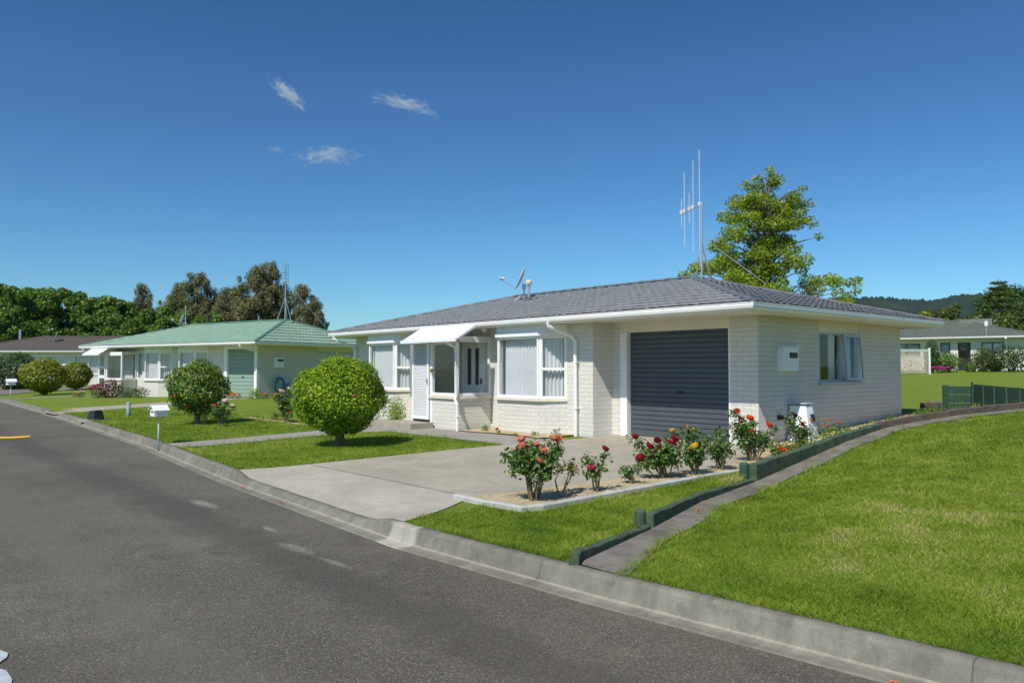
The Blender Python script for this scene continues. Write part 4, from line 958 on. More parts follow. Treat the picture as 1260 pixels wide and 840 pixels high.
rose_bush(1.10, -4.10, .48, .44, 'dense dark crimson rose bush in the middle of the bed', [('crimson', -.37, .52, .05, .95), ('crimson', -.19, .40, .1, 1.15), ('crimson', -.07, .46, .0, 1.), ('crimson', -.14, .345, .12, .9), ('crimson', -.31, .25, .12, 1.25), ('crimson', .14, .49, 0, 1.15), ('crimson', .09, .44, .08, 1.1), ('crimson', -.05, .39, .05, .7)], 750, 5, stems=14, base=.05)
rose_bush(1.22, -3.60, .50, .36, 'yellow rose bush with one big open bloom', [('yellow', -.03, .37, .15, 1.3), ('yellow', -.28, .56, 0, .95), ('yellow', .02, .58, -.1, .5), ('orange', -.06, .61, -.1, .45)], 450, 6, stems=9, base=.1)
rose_bush(1.20, -2.95, .52, .36, 'leggy flowerless rose with bronze tips in front of the garage door edge', [('maroon', -.02, .58, 0, .35), ('maroon', .08, .46, .05, .35)], 300, 7, stems=9, base=.05)
rose_bush(.95, -1.75, .62, .55, 'tall bright red rose bush at the sunlit brick corner', [('red', -.25, .73, .05, .95), ('red', -.07, .63, .1, 1.1), ('red', -.17, .62, .0, .7), ('red', .22, .53, .08, 1.1), ('red', -.06, .43, .15, 1.), ('red', .36, .17, .2, 1.1)], 900, 8, stems=15, base=.05)
rose_bush(.66, .1, .42, .42, 'small rose with dark maroon buds in front of the white utility cabinet', [('maroon', -.05, .55, .05, .75), ('maroon', -.15, .45, .05, .6), ('maroon', .05, .4, .1, .8), ('maroon', .14, .32, .1, .6), ('maroon', -.1, .62, 0, .5)], 350, 9, stems=9, base=.05)
# --- roses across the other lawn
G2 = 'rose bushes on the lawn of the green roofed house'
rose_bush(-11.82, -3.28, .72, .40, 'peach white rose bush on the lawn left of the large round shrub', [('blush', -.12, .80, .05, 1.5), ('yellow', -.25, .70, .1, 1.3), ('blush', .08, .86, 0, 1.2), ('red', .16, .25, .15, .8)], 520, 12, size=.065, stems=10, base=.05, group=G2)
rose_bush(-12.1, -4.86, .50, .40, 'pale pink rose bush just right of the camellia shrub', [('blush', .1, .60, .05, 1.5), ('blush', -.06, .56, .0, 1.2), ('pink', -.2, .52, .05, .9), ('blush', .3, .48, .05, 1.3), ('pink', -.12, .5, .1, .8)], 420, 13, size=.06, stems=9, base=.05, group=G2)
rose_bush(-13.0, -3.1, .22, .2, 'tiny low rose stub in the bare strip of the far lawn', [], 60, 15, size=.05, stems=4, base=0, group=G2)

# --- low plants
def low_plant(x, y, r, ht, n, size, m, label, name='low_plant', blooms=(), cat='plant', group=None, z0=None, seed=1, bs=1.):
    g = np.random.default_rng(seed); z = h(x, y) if z0 is None else z0
    t = thing(name, (x, y, z), 0, label, cat, group)
    p, d = blob_pts((0, 0, ht * .45), (r, r, ht * .55), n, g, .2); p[:, 2] = np.abs(p[:, 2])
    foliage('foliage', p, d, size, .5, M[m], t, g, .8, .5)
    rg = random.Random(seed)
    for col, k in blooms:
        for _ in range(k):
            a = rg.uniform(0, 6.28); q = r * math.sqrt(rg.random()) * .9; o = bloom(t, col, q * math.cos(a), ht * rg.uniform(.75, 1.1), q * math.sin(a), bs * rg.uniform(.7, 1.1), .5, rg)
    return t
low_plant(-8.95, -1.72, .26, .72, 1500, .045, 'ball_leaf', 'small clipped bright green bush beside the screen door step', 'small_shrub', cat='shrub', seed=41)
low_plant(-9.75, -1.75, .32, .80, 260, .06, 'rose_leaf', 'loose rose with a red and a yellow bloom under the left bay window', 'rose_bush', (('red', 1), ('yellow', 1)), 'rose', seed=42, bs=1.1)
low_plant(-5.95, -1.30, .10, .16, 120, .04, 'weed_leaf', 'small green tuft by the porch downpipe', seed=43)
low_plant(-5.35, -1.42, .06, .10, 60, .035, 'weed_leaf', 'single red flower at the foot of the bay window', 'flower', (('red', 1),), 'flower', seed=44, bs=.9)
low_plant(-4.75, -1.48, .08, .08, 70, .03, 'weed_leaf', 'tiny yellow bloom in the soil under the right bay window', 'flower', (('yellow', 1),), 'flower', seed=45, bs=.5)
low_plant(-4.35, -1.3, .09, .14, 100, .035, 'weed_leaf', 'small leafy seedling under the right bay window corner', seed=46)
low_plant(-4.02, -1.0, .12, .16, 120, .03, 'silver_leaf', 'low lilac flowered plant left of the downpipe foot', 'flower', (('magenta', 5),), 'flower', seed=47, bs=.35)
GW = 'low plants along the shaded side wall'
rr_ = random.Random(3)
for k, y in enumerate([-.9, -.45, .55, 1.0, 1.45, 1.95, 2.4, 2.9, 3.4, 3.9, 4.4, 4.95, 5.5]):
    x = rr_.uniform(.8, 1.22) if y > 0 else rr_.uniform(.95, 1.25)
    lab = {0: 'leafy yellow green weed patch under the red rose bush', 1: 'light green ground plant between the red rose and the timber', 2: 'orange flowered plant right of the white utility cabinet', 3: 'low green plant with an orange bloom against the shaded wall', 12: 'dark bare weed at the far corner of the shaded side wall'}.get(k, 'low green weed between the timber edging and the shaded side wall')
    low_plant(x, y, rr_.uniform(.22, .36), rr_.uniform(.22, .40) if k not in (2, 12) else .42, 420, .045, 'weed_leaf' if k not in (12,) else 'dark_leaf', lab, blooms=(('orange', 6),) if k == 2 else (('orange', 2),) if k == 3 else (), group=GW if 3 < k < 12 else None, seed=60 + k, bs=.55)
# plants at the green roofed house
def gl2(x, y): p = gloc(x, y, 0); return p[0], p[1]
for k, (lx, ly, col, lab) in enumerate([(-1.0, -.7, 'orange', 'orange marigold clump at the left of the row by the green garage corner'), (-.45, -.75, 'orange', 'orange marigold clump in the middle of the row by the green garage corner'), (.75, -.3, 'orange', 'orange marigold clump right of the bushy green plant at the wall corner'), (1.0, .35, 'orange', 'orange marigold clump at the right of the row under the blue hose')]):
    x, y = gl2(lx, ly); low_plant(x, y, .22, .2, 90, .06, 'weed_leaf', lab, 'marigold', ((col, 9),), 'flower', seed=80 + k, bs=1.)
x, y = gl2(.35, -.45); low_plant(x, y, .28, .5, 320, .08, 'ball_leaf', 'green bushy plant at the garage corner of the green roofed house', 'small_shrub', cat='shrub', seed=85)
x, y = gl2(-9.2, -1.35); low_plant(x, y, .62, .95, 900, .10, 'red_leaf', 'rounded dark red shrub under the porch window of the green roofed house', 'red_shrub', cat='shrub', seed=86)
x, y = gl2(-10.25, -1.5); low_plant(x, y, .45, .55, 300, .09, 'weed_leaf', 'magenta flower clump beside the white porch door of the green roofed house', 'flower_clump', (('magenta', 26),), 'flower', seed=87, bs=1.3)
x, y = gl2(-9.75, -1.6); low_plant(x, y, .3, .6, 200, .09, 'rose_leaf', 'green clump with one red bloom between the magenta flowers and the red shrub', 'flower_clump', (('red', 2),), 'flower', seed=88, bs=1.2)
for k, (lx, lab) in enumerate([(-7.9, 'grey green clump right of the dark red shrub'), (-7.1, 'grey green clump left of the camellia shrub outline, below the white bay window'), (-8.5, 'grey green clump touching the dark red shrub')]):
    x, y = gl2(lx, -1.1); low_plant(x, y, .42, .55, 300, .09, 'silver_leaf', lab, 'low_shrub', cat='plant', seed=90 + k)
x, y = gl2(-12.3, -1.3); low_plant(x, y, .35, .25, 150, .08, 'weed_leaf', 'pale flower patch at the left end wall of the green roofed house', 'flower_clump', (('blush', 4), ('yellow', 3)), 'flower', seed=95, bs=1.4)

# --- trees
def tree(name, x, y, z, label, clumps, nper, size, m, trunk_h, trunk_r, seed, group=None, aspect=.6, limbs=True, cat='tree', spread=1.):
    g = np.random.default_rng(seed); t = thing(name, (x, y, z), 0, label, cat, group); P = []; O = []; mb = MB()
    mb.tube([(0, 0, -.4), (.05 * trunk_h * .1, .0, trunk_h * .5), (0, 0, trunk_h)], [trunk_r, trunk_r * .7, trunk_r * .18], 8, False)
    for cx, cy, cz, rx, rz_ in clumps:
        n = max(12, int(nper * rx * rx * rz_ ** .0)); p, d = blob_pts((cx, cy, cz), (rx, rx, rz_), n, g, .25); P.append(p); O.append(d)
        if limbs and math.hypot(cx, cy) > .3: mb.tube([(0, 0, min(trunk_h * .95, max(.3, cz - math.hypot(cx, cy) * .55))), (cx * .55, cy * .55, cz - .12 * math.hypot(cx, cy)), (cx, cy, cz)], [trunk_r * .22, trunk_r * .13, trunk_r * .05], 5, False)
    P = np.concatenate(P); O = np.concatenate(O); foliage('crown', P, O, size, aspect, M[m], t, g, spread, .35)
    mb.build('trunk', M['bark'], t); return t
def clumps_profile(prof, n, g, cr, flat=.7, fill=.55):
    """prof: (height, radius); clumps spread through the crown volume with an uneven rim"""
    hs = np.array([p[0] for p in prof]); rs = np.array([p[1] for p in prof]); w = rs + .25; zs = g.choice(np.linspace(hs[0], hs[-1], 60), n, p=np.interp(np.linspace(hs[0], hs[-1], 60), hs, w) / np.interp(np.linspace(hs[0], hs[-1], 60), hs, w).sum())
    out = []
    for z in zs:
        R_ = float(np.interp(z, hs, rs)); a = g.uniform(0, 6.28); q = R_ * (fill + (1 - fill) * g.uniform(0, 1)) * g.uniform(.72, 1.1); c = cr * g.uniform(.55, 1.25); out.append((q * math.cos(a), q * math.sin(a), float(z), c, c * flat))
    return out
g = np.random.default_rng(5)
cl = []
OZ = [2.4, 4.05, 4.75, 5.05, 5.8, 6.3, 7.35, 8.2, 8.75, 9.1, 9.6]
OL = [-3.2, -3.7, -3.6, -3.4, -2.35, -2.2, -1.65, -1.35, -1.0, -.7, -.1]
OR = [3.3, 3.55, 3.0, 1.5, 1.35, 1.75, 2.2, 1.85, 1.4, .85, .5]
while len(cl) < 215:
    z = g.uniform(2.4, 9.6); a = g.uniform(-3.8, 3.7); l_, r_ = np.interp(z, OZ, OL), np.interp(z, OZ, OR)
    if not l_ < a < r_: continue
    b = g.uniform(-1, 1) * (r_ - l_) * .42; c = g.uniform(.26, .62) * (1 if z < 8.5 else .75); cl.append((RTX * a - FWX * b, RTY * a - FWY * b, z, c, c * g.uniform(.55, .9)))
for a, z, c in ((-3.75, 5.0, .3), (-3.3, 5.25, .4), (2.35, 6.75, .25), (3.55, 4.05, .3), (3.1, 4.7, .33), (.15, 9.75, .25), (.25, 9.5, .3), (-.9, 9.05, .36), (1.75, 8.2, .4), (1.95, 7.4, .4), (-1.6, 7.5, .4), (-2.2, 6.5, .4)):
    cl.append((RTX * a, RTY * a, z, c, c * .75))
tree('oak_tree', -10.9, 19.0, .55, 'tall airy bright green tree rising behind the slate grey roof', cl, 900, .125, 'tree_leaf', 8.8, .22, 6, aspect=.6)
# forest belt on the left
FG = 'dense green trees in the belt behind the left houses'
def belt_point(u, d): return (7.21 + FWX * d + RTX * (u - 630) / 936.6 * d, -11.99 + FWY * d + RTY * (u - 630) / 936.6 * d)
def variants(nm, fn, k): return [fn(i) for i in range(k)]
def copy_tree(o):
    c = o.copy(); COL.objects.link(c)
    for ch in list(o.children): d = ch.copy(); COL.objects.link(d); d.parent = c
    return c
def forest(name, spots, proto_fn, nproto, group, label_fn):
    protos = [None] * nproto
    for i, (x, y, z, s, sz) in enumerate(spots):
        k = i % nproto
        if protos[k] is None: o = protos[k] = proto_fn(k)
        else: o = copy_tree(protos[k])
        o.location = (x, y, z); o.scale = (s, s, s * sz); o.rotation_euler[2] = i * 2.4
        o['group'] = group; o['label'] = label_fn(i)
def broad(k):
    g = np.random.default_rng(100 + k); cl = clumps_profile([(.4, 2.3), (2.5, 3.0), (5, 2.9), (7.5, 2.3), (9.2, 1.3), (10, .5)], 62, g, .95, .75)
    return tree('broadleaf_tree', 0, 0, 0, 'tree', cl, 260, .33, 'forest_leaf', 8.5, .25, 100 + k, aspect=.75, limbs=False)
def pine(k):
    g = np.random.default_rng(200 + k); cl = clumps_profile([(.8, 2.4), (4, 2.9), (7, 2.5), (9.5, 1.8), (11.3, .9)], 100, g, .68, 1.1, .2)
    return tree('pine_tree', 0, 0, 0, 'tree', cl, 520, .27, 'pine_leaf', 10.6, .24, 200 + k, aspect=.4, limbs=True)
sp = []
rf = random.Random(12)
us = [-70, -48, -25, -3, 16, 36, 55, 75, 94, 112, 130, 148]
tops = [352, 354, 356, 352, 358, 353, 361, 358, 364, 366, 372, 372]
for u, v in zip(us, tops):
    d = rf.uniform(84, 92); x, y = belt_point(u, d); H = (454 - v) / 936.6 * d + 1.36; sp.append((x, y, .3, .95, (H + .1) / 9.9))
forest('broadleaf_tree', sp, broad, 4, 'dense green trees in the belt behind the left houses', lambda i: 'dense dark green broadleaf tree in the belt behind the low brown roof')
pp = [(172, 353, 98), (152, 372, 96), (197, 372, 95), (222, 349, 96), (240, 340, 93), (258, 357, 95), (282, 356, 92), (297, 342, 90), (318, 328, 89), (331, 327, 91), (345, 352, 92), (372, 352, 88), (388, 366, 88), (272, 372, 88), (210, 366, 92)]
sp = []
for u, v, d in pp:
    x, y = belt_point(u, d); H = (454 - v) / 936.6 * d + 1.36; sp.append((x, y, .2, .82 if u not in (318, 240) else 1.0, H / 11.5 / (.82 if u not in (318, 240) else 1.0)))
forest('pine_tree', sp, pine, 5, 'rusty brown pines behind the green roof', lambda i: 'rusty olive brown pine behind the pale green roof')
lo = [(160, 396, 78), (182, 380, 80), (203, 384, 76), (222, 388, 75), (246, 388, 77), (262, 392, 76), (140, 390, 80), (288, 396, 76)]
sp = []
for u, v, d in lo:
    x, y = belt_point(u, d); H = (454 - v) / 936.6 * d + 1.36; sp.append((x, y, .1, .62, H / 10.1 / .62))
forest('broadleaf_tree', sp, broad, 3, 'lower green trees in front of the brown pines', lambda i: 'lower bright green tree between the green roof and the brown pines')
# right side
def rtree(u, v, d, w, prof, label, m, name, seed, nper=90, size=.42, aspect=.6, limbs=False, n=60, cr=.9, base=1.2, flat=.75):
    x, y = belt_point(u, d); H = (454 - v) / 936.6 * d + 1.36 - base; g = np.random.default_rng(seed)
    cl = clumps_profile([(a * H, b * w) for a, b in prof], n, g, cr, flat); return tree(name, x, y, base, label, cl, nper, size, m, H * .9, .25, seed, limbs=limbs, aspect=aspect)
DOME = [(.05, .8), (.3, 1.), (.6, .9), (.85, .55), (.96, .2)]
for i, (u, v, d, w) in enumerate([(1128, 384, 92, 2.4), (1150, 380, 95, 2.6), (1172, 377, 96, 2.5), (1192, 384, 90, 2.4), (1110, 388, 90, 2.2)]):
    rtree(u, v, d, w, DOME, ['rounded olive tree right behind the end of the grey gutter', 'olive green tree in the middle of the low clump beyond the dark green roof', 'tallest olive tree of the low clump left of the spire conifer', 'olive tree tucked under the left side of the spire conifer', 'olive tree mostly hidden behind the grey roof gutter'][i], 'olive_leaf', 'olive_green_tree', 300 + i)
rtree(1240, 354, 108, 4.6, [(.05, .6), (.4, .95), (.65, 1.), (.85, .8), (.97, .35)], 'broad dark green tree behind the spire conifer at the right edge', 'dark_leaf', 'macrocarpa_tree', 310, n=110, nper=80, cr=1.3)
rtree(1262, 372, 80, 3.6, DOME, 'light olive rounded tree at the far right edge behind the dark green roof', 'olive_leaf', 'olive_green_tree', 311, n=90)
rtree(1246, 388, 74, 2.2, DOME, 'smaller rounded tree at the far right, in front of the spire conifer', 'olive_leaf', 'olive_green_tree', 312, n=60)
x, y = belt_point(1136, 84); 
rtree(1139, 381, 84, .7, DOME, 'small golden yellow treetop poking above the grey gutter end', 'yellow_leaf', 'golden_tree', 313, n=24, nper=160, cr=.5)
# the spire conifer: whorls of level branches
x, y = belt_point(1230, 84); t = thing('norfolk_pine', (x, y, 1.2), 0, 'tall spire conifer with level whorled branches at the far right', 'tree'); H = 10.3; mb = MB(); mb.tube([(0, 0, -.3), (0, 0, H * .6), (0, 0, H)], [.2, .1, .02], 6, False); P = []; O = []; g = np.random.default_rng(9)
zc = H - .7; k = 0
while zc > 1.2:
    L_ = .35 + (H - zc) * .42; nb = 6
    for q in range(nb):
        a = k * .5 + q * 6.283 / nb; tip = np.array([L_ * math.cos(a), L_ * math.sin(a), zc + L_ * .12]); mb.tube([(0, 0, zc), tuple(tip)], [.04, .012], 4, False)
        m_ = int(26 + 40 * L_); f = g.uniform(.1, 1.05, m_)[:, None]; P.append(np.array([0, 0, zc]) * (1 - f) + tip * f + g.normal(size=(m_, 3)) * np.array([.16, .16, .07])); O.append(np.tile([0, 0, 1.], (m_, 1)))
    zc -= .62 + .035 * k; k += 1
foliage('crown', np.concatenate(P), np.concatenate(O), .30, .4, M['olive_leaf'], t, g, .6); mb.build('trunk', M['bark'], t)

# shrubs by the far right house
def far_shrub(u, vb, w, ht, d, m, label, seed, blooms=(), nm='shrub'):
    x, y = belt_point(u, d); low_plant(x, y, w, ht, 1700, .15, m, label, nm, blooms, 'shrub', None, None, seed, 2.)
far_shrub(1163, 458, .95, 1.35, 49.5, 'weed_leaf', 'spiky bright green shrub under the small window of the dark green roofed house', 401)
far_shrub(1146, 458, .5, 2.1, 49.5, 'dark_leaf', 'dark upright shrub right beside the lattice screen', 402)
far_shrub(1210, 455, .75, 1.6, 49, 'olive_leaf', 'yellow green shrub right of the far house door', 403)
far_shrub(1243, 452, 1.25, 1.75, 48, 'dark_leaf', 'broad dark rounded bush at the far right house corner', 404)
far_shrub(1193, 456, .3, .6, 49, 'weed_leaf', 'low green tuft at the foot of the far house door', 405)
far_shrub(1224, 455, .4, .8, 49, 'silver_leaf', 'pale low bush left of the broad dark bush', 406)
x, y = belt_point(1152, 48.5); low_plant(x, y, .9, .3, 150, .12, 'weed_leaf', 'bright magenta flower strip at the foot of the lattice screen', 'flower_clump', (('magenta', 30),), 'flower', seed=407, bs=2.2)
# lattice screen
x0, y0 = -11.99, 35.97; x, y = belt_point(1122, 46.2)
L = thing('lattice_screen', (x, y, h(x, y)), R(45), 'white diagonal lattice screen on posts beside the far house', 'fence')
F_ = frame(-1.6, 0, 1, 0); mb = MB()
for u in (0, 2.55): mb.pbox(F_, u, u + .09, -.04, .04, -.2, 1.62)
mb.build('post', M['white_metal'], L); mb = MB(); mb.pbox(F_, .09, 2.55, -.02, .02, 1.42, 1.50); mb.build('top_rail', plain('mint_rail', (.35, .55, .45), .5), L)
mb = MB(); p_ = .105; HAZE = .000045
for sg in (1, -1):
    c = -2.6
    while c < 4.2:
        a = np.array([.09, c + (.0 if sg > 0 else 0)]); s0, s1 = 0, 2.46; za, zb_ = c, c + sg * 2.46; lo = max(0, min(1, ((.05 if sg > 0 else 1.55) - za) / (zb_ - za))); hi = max(0, min(1, ((1.55 if sg > 0 else .05) - za) / (zb_ - za)))
        if hi - lo > .01: mb.tube([F_(.09 + 2.46 * lo, .01 * sg, za + (zb_ - za) * lo), F_(.09 + 2.46 * hi, .01 * sg, za + (zb_ - za) * hi)], .017, 4)
        c += p_ * 1.41
mb.build('lattice', plain('beige_lattice', (.52, .46, .37), .7, .1), L)
x, y = belt_point(1120, 47.3); low_plant(x, y, .7, 1.0, 160, .14, 'young_leaf', 'bronze shrub seen through the lattice screen', 'shrub', cat='shrub', seed=409)

# ------------------------------------------------------------------ garden objects
def mailbox(x, y, s, label, rz, pole=.62):
    t = thing('mailbox', (x, y, h(x, y)), rz, label, 'mailbox', 'white mailboxes along the kerb'); t.scale = (s, s, s)
    mb = MB(); mb.tube([(0, 0, -.2), (0, 0, pole)], .024, 10); mb.build('post', plain('pale_blue_post', (.45, .55, .58), .4) if 'pale_blue_post' not in bpy.data.materials else bpy.data.materials['pale_blue_post'], t, True)
    mb = MB(); w, d, e = .155, .19, .20; mb.add([(-w, -d, pole), (w, -d, pole), (w, d, pole), (-w, d, pole), (-w, -d, pole + e), (w, -d, pole + e), (w, d, pole + e), (-w, d, pole + e), (0, -d, pole + e + .11), (0, d, pole + e + .11)], [(0, 3, 2, 1), (0, 1, 5, 8, 4), (2, 3, 7, 9, 6), (1, 2, 6, 5), (3, 0, 4, 7)])
    bx = mb.build('box', M['white_metal'], t)
    mb = MB()
    for sg in (-1, 1): mb.hexa([(0, -d - .05, pole + e + .118), (sg * (w + .07), -d - .05, pole + e - .035), (sg * (w + .07), d + .05, pole + e - .035), (0, d + .05, pole + e + .118), (0, -d - .05, pole + e + .135), (sg * (w + .07), -d - .05, pole + e - .018), (sg * (w + .07), d + .05, pole + e - .018), (0, d + .05, pole + e + .135)])
    mb.build('roof', M['white_metal'], t); mb = MB(); mb.box(-.10, .10, -d - .006, -d + .001, pole + .12, pole + .155); mb.box(-.03, .03, -d - .006, -d + .001, pole + .205, pole + .235); mb.build('slot', M['black'], t); return t
mailbox(-8.68, -7.36, .66, 'white house-shaped mailbox on a thin post where the garden path meets the kerb', R(6), .84)
mailbox(-38.63, -5.75, .95, 'small distant white mailbox on a thin post near the left edge', R(6), .70)
t = thing('utility_box', (-17.4, -6.55, h(-17.4, -6.55)), R(10), 'squat black utility box on a small concrete pad by the kerb', 'utility box')
mb = MB(); mb.hexa([(-.27, -.16, .0), (.27, -.16, .0), (.27, .16, .0), (-.27, .16, .0), (-.20, -.10, .26), (.22, -.10, .30), (.22, .10, .30), (-.20, .10, .26)]); mb.build('body', M['black'], t, bevel=.03); mb = MB(); mb.box(-.5, .4, -.3, .25, -.05, .015); mb.build('pad', M['concrete'], t)
t = thing('marker_post', (-18.15, -5.48, h(-18.15, -5.48)), 0, 'short grey green marker post standing in the lawn beside the footpath', 'post')
mb = MB(); mb.tube([(0, 0, -.2), (0, 0, .40)], .065, 10); mb.build('post', plain('grey_green_post', (.22, .30, .28), .6), t, True); mb = MB(); mb.lathe([(.066, 0), (.07, .02), (.045, .05), (0, .06)], (0, 0, .40), 10); mb.build('cap', plain('post_cap', (.3, .38, .36), .5), t)

# white edging of the rose bed
pts = [(.22, -6.74), (.75, -6.76), (1.30, -6.70), (1.38, -6.5), (1.42, -5.), (1.47, -3.4), (1.52, -2.45)]
def curb_run(mb, pts, w, dz0, dz1, sub=.2):
    P = []
    for a, b in zip(pts[:-1], pts[1:]):
        n = max(1, int(math.hypot(b[0] - a[0], b[1] - a[1]) / sub)); P += [(a[0] + (b[0] - a[0]) * i / n, a[1] + (b[1] - a[1]) * i / n) for i in range(n)]
    P.append(pts[-1]); vs = []
    for i, p in enumerate(P):
        q0, q1 = P[max(0, i - 1)], P[min(len(P) - 1, i + 1)]; tx, ty = q1[0] - q0[0], q1[1] - q0[1]; l = math.hypot(tx, ty); nx, ny = ty / l * w / 2, -tx / l * w / 2; z = h(*p); j = .004 * math.sin(i * 2.7)
        vs += [(p[0] - nx, p[1] - ny, z + dz0), (p[0] - nx, p[1] - ny, z + dz1 - .012), (p[0] - nx * .7, p[1] - ny * .7, z + dz1 + j), (p[0] + nx * .7, p[1] + ny * .7, z + dz1 + j), (p[0] + nx, p[1] + ny, z + dz1 - .012), (p[0] + nx, p[1] + ny, z + dz0)]
    n = 6; fs = [(i * n + k, i * n + k + 1, (i + 1) * n + k + 1, (i + 1) * n + k) for i in range(len(P) - 1) for k in range(5)] + [(0, 1, 2, 3, 4, 5), tuple(range(len(vs) - 1, len(vs) - 7, -1))]
    mb.add(vs, fs)
mb = MB(); curb_run(mb, pts, .085, -.08, .055); tag(mb.build('bed_edging', M['edging']), 'pale concrete edging strip round the rose bed', 'edging')

# timber edging: boards on edge following the slope, with stub posts
TE = thing('timber_edging', (0, 0, 0), 0, 'weathered green timber edging climbing from the kerb past the side wall', 'edging')
def board(y0, y1, top0, top1, m, th=.10, low=.5, n=10):
    mb = MB(); vs = []
    for i in range(n + 1):
        f = i / n; y = y0 + (y1 - y0) * f; x = timx(y); e = .02; tx, ty = timx(y + e) - timx(y - e), 2 * e; l = math.hypot(tx, ty); nx, ny = ty / l, -tx / l; z = timz(y) + .02; tp = top0 + (top1 - top0) * f + .006 * math.sin(i * 2.1 + y0)
        for a, b in ((-th, -low), (-th, tp - .01), (-th + .012, tp), (-.012, tp), (.0, tp - .01), (.0, -low)): vs.append((x + nx * (a + .04), y + ny * (a + .04), z + b))
    k = 6; mb.add(vs, [(i * k + q, i * k + q + 1, (i + 1) * k + q + 1, (i + 1) * k + q) for i in range(n) for q in range(5)] + [(0, 1, 2, 3, 4, 5), tuple(range(len(vs) - 1, len(vs) - 7, -1))])
    return mb.build('board', m, TE)
board(-7.86, -6.42, .075, .02, M['green_timber'], .075); board(-6.36, -3.15, .115, .025, M['green_timber'], .08, n=14); board(-3.10, 1.30, .20, .08, M['green_timber'], .12, n=18); board(1.34, 3.0, .10, .09, M['dark_timber'], .10); board(3.04, 6.6, .10, .09, M['dark_timber'], .10, n=12)
for y, ht, w, off in ((-6.40, .17, .055, -.09), (-3.15, .24, .06, -.12)):
    mb = MB(); x = timx(y) + off; z = timz(y); mb.tube([(x, y, z - .4), (x, y, z + ht - .02), (x, y, z + ht)], [w, w, w * .75], 10); mb.build('stub_post', M['green_timber'] if y < -5 else M['green_fence'], TE)

# retaining wall
ax, ay = WA; bx_, by_ = WB; ang = math.atan2(by_ - ay, bx_ - ax); RW = thing('retaining_wall', (ax, ay, .3), ang, 'dark green plank retaining wall with posts set into the rising lawn', 'wall'); Lw = math.hypot(bx_ - ax, by_ - ay) + .9; FR = frame(0, 0, 1, 0)
for k in range(4):
    mb = MB(); mb.pbox(FR, 0, Lw, -.05, .0, -.2 + k * .22 + .004, .02 + k * .22); mb.build('plank', M['green_fence'], RW)
for u in (.03, 1.1, 2.1, 3.1, 4.1): mb = MB(); mb.pbox(FR, u, u + .13, .001, .03, -.3, .69 if u > .5 else .74); mb.build('post', M['green_fence'], RW)
F2 = frame(.24, -.66, -.34, .94)
for k in range(4): mb = MB(); mb.pbox(F2, 0, .69, -.05, 0, -.2 + k * .21 + .004, .0 + k * .21); mb.build('plank', M['green_fence'], RW)
mb = MB(); mb.pbox(F2, -.04, .09, .001, .06, -.3, .66); mb.build('post', M['green_fence'], RW)
mb = MB(); mb.pbox(F2, -.55, -.05, -.10, .0, -.2, .22); mb.build('wing_board', M['dark_timber'], RW)

# paint on the road, fallen leaves
paint('road_marking', [(-14.75, -10.35), (-14.6, -9.65), (-14.15, -9.35), (-13.95, -9.10), (-14.05, -8.70), (-13.75, -8.72), (-13.50, -8.93), (-13.42, -9.08), (-13.55, -9.42), (-13.9, -9.75), (-14.3, -10.4)], M['yellow_paint'], 'yellow arrow head painted on the asphalt at the left edge', 'road marking', .008)
def dab(cx, cy, r, seed):
    rr = random.Random(seed); return [(cx + r * (1 + rr.uniform(-.22, .22)) * math.cos(a) * .7, cy + r * (1 + rr.uniform(-.22, .22)) * math.sin(a)) for a in np.linspace(0, 6.0, 16)]
WP1 = [(2.23, -11.3), (2.16, -11.285), (2.08, -11.31), (1.91, -11.41), (2.3, -11.45), (2.32, -11.36)]; WP2 = [(2.44, -11.33), (2.60, -11.325), (2.75, -11.36), (2.83, -11.53), (2.35, -11.49), (2.36, -11.37)]
M['white_paint'] = plain('white_road_paint', (.42, .46, .48), .7, .15, 8, dirt=(.12, .12, .12, .8))
paint('road_marking', WP1, M['white_paint'], 'worn white paint blot at the bottom left corner, the upper of the two', 'road marking', .008); paint('road_marking', WP2, M['white_paint'], 'white paint blot in the very bottom left corner, the lower of the two', 'road marking', .008)
def leaf_on(x, y, z, rz, s, label):
    t = thing('fallen_leaf', (x, y, z), rz, label, 'leaf'); V = []; n = 9; lob = [1, .55, .95, .5, .9, .5, .95, .55, 1]
    pts = [(0, 0, .006)] + [(s * lob[i] * math.cos(a), s * .7 * lob[i] * math.sin(a), .012 + .012 * (i % 2)) for i, a in enumerate(np.linspace(-2.6, 2.6, n))]
    mb = MB(); mb.add(pts, [(0, i, i + 1) for i in range(1, n)]); mb.build('blade', M['leaf_dry'], t); mb = MB(); mb.tube([(0, 0, .006), (-s * .9, 0, .004)], .002, 4); mb.build('stalk', M['leaf_dry'], t)
leaf_on(5.52, -7.93, -.250, .4, .035, 'orange fallen leaf in the gutter channel at the bottom right')
leaf_on(2.62, -5.50, h(2.62, -5.50) + .03, 1.2, .035, 'orange fallen leaf on the mowing strip beside the timber')
leaf_on(-2.95, -7.95, -.245, 2.2, .04, 'brown fallen leaf in the gutter in front of the driveway crossing')
leaf_on(-1.5, -8.05, -.245, .8, .035, 'small dry leaf in the gutter between the driveway leaf and the pale patch')

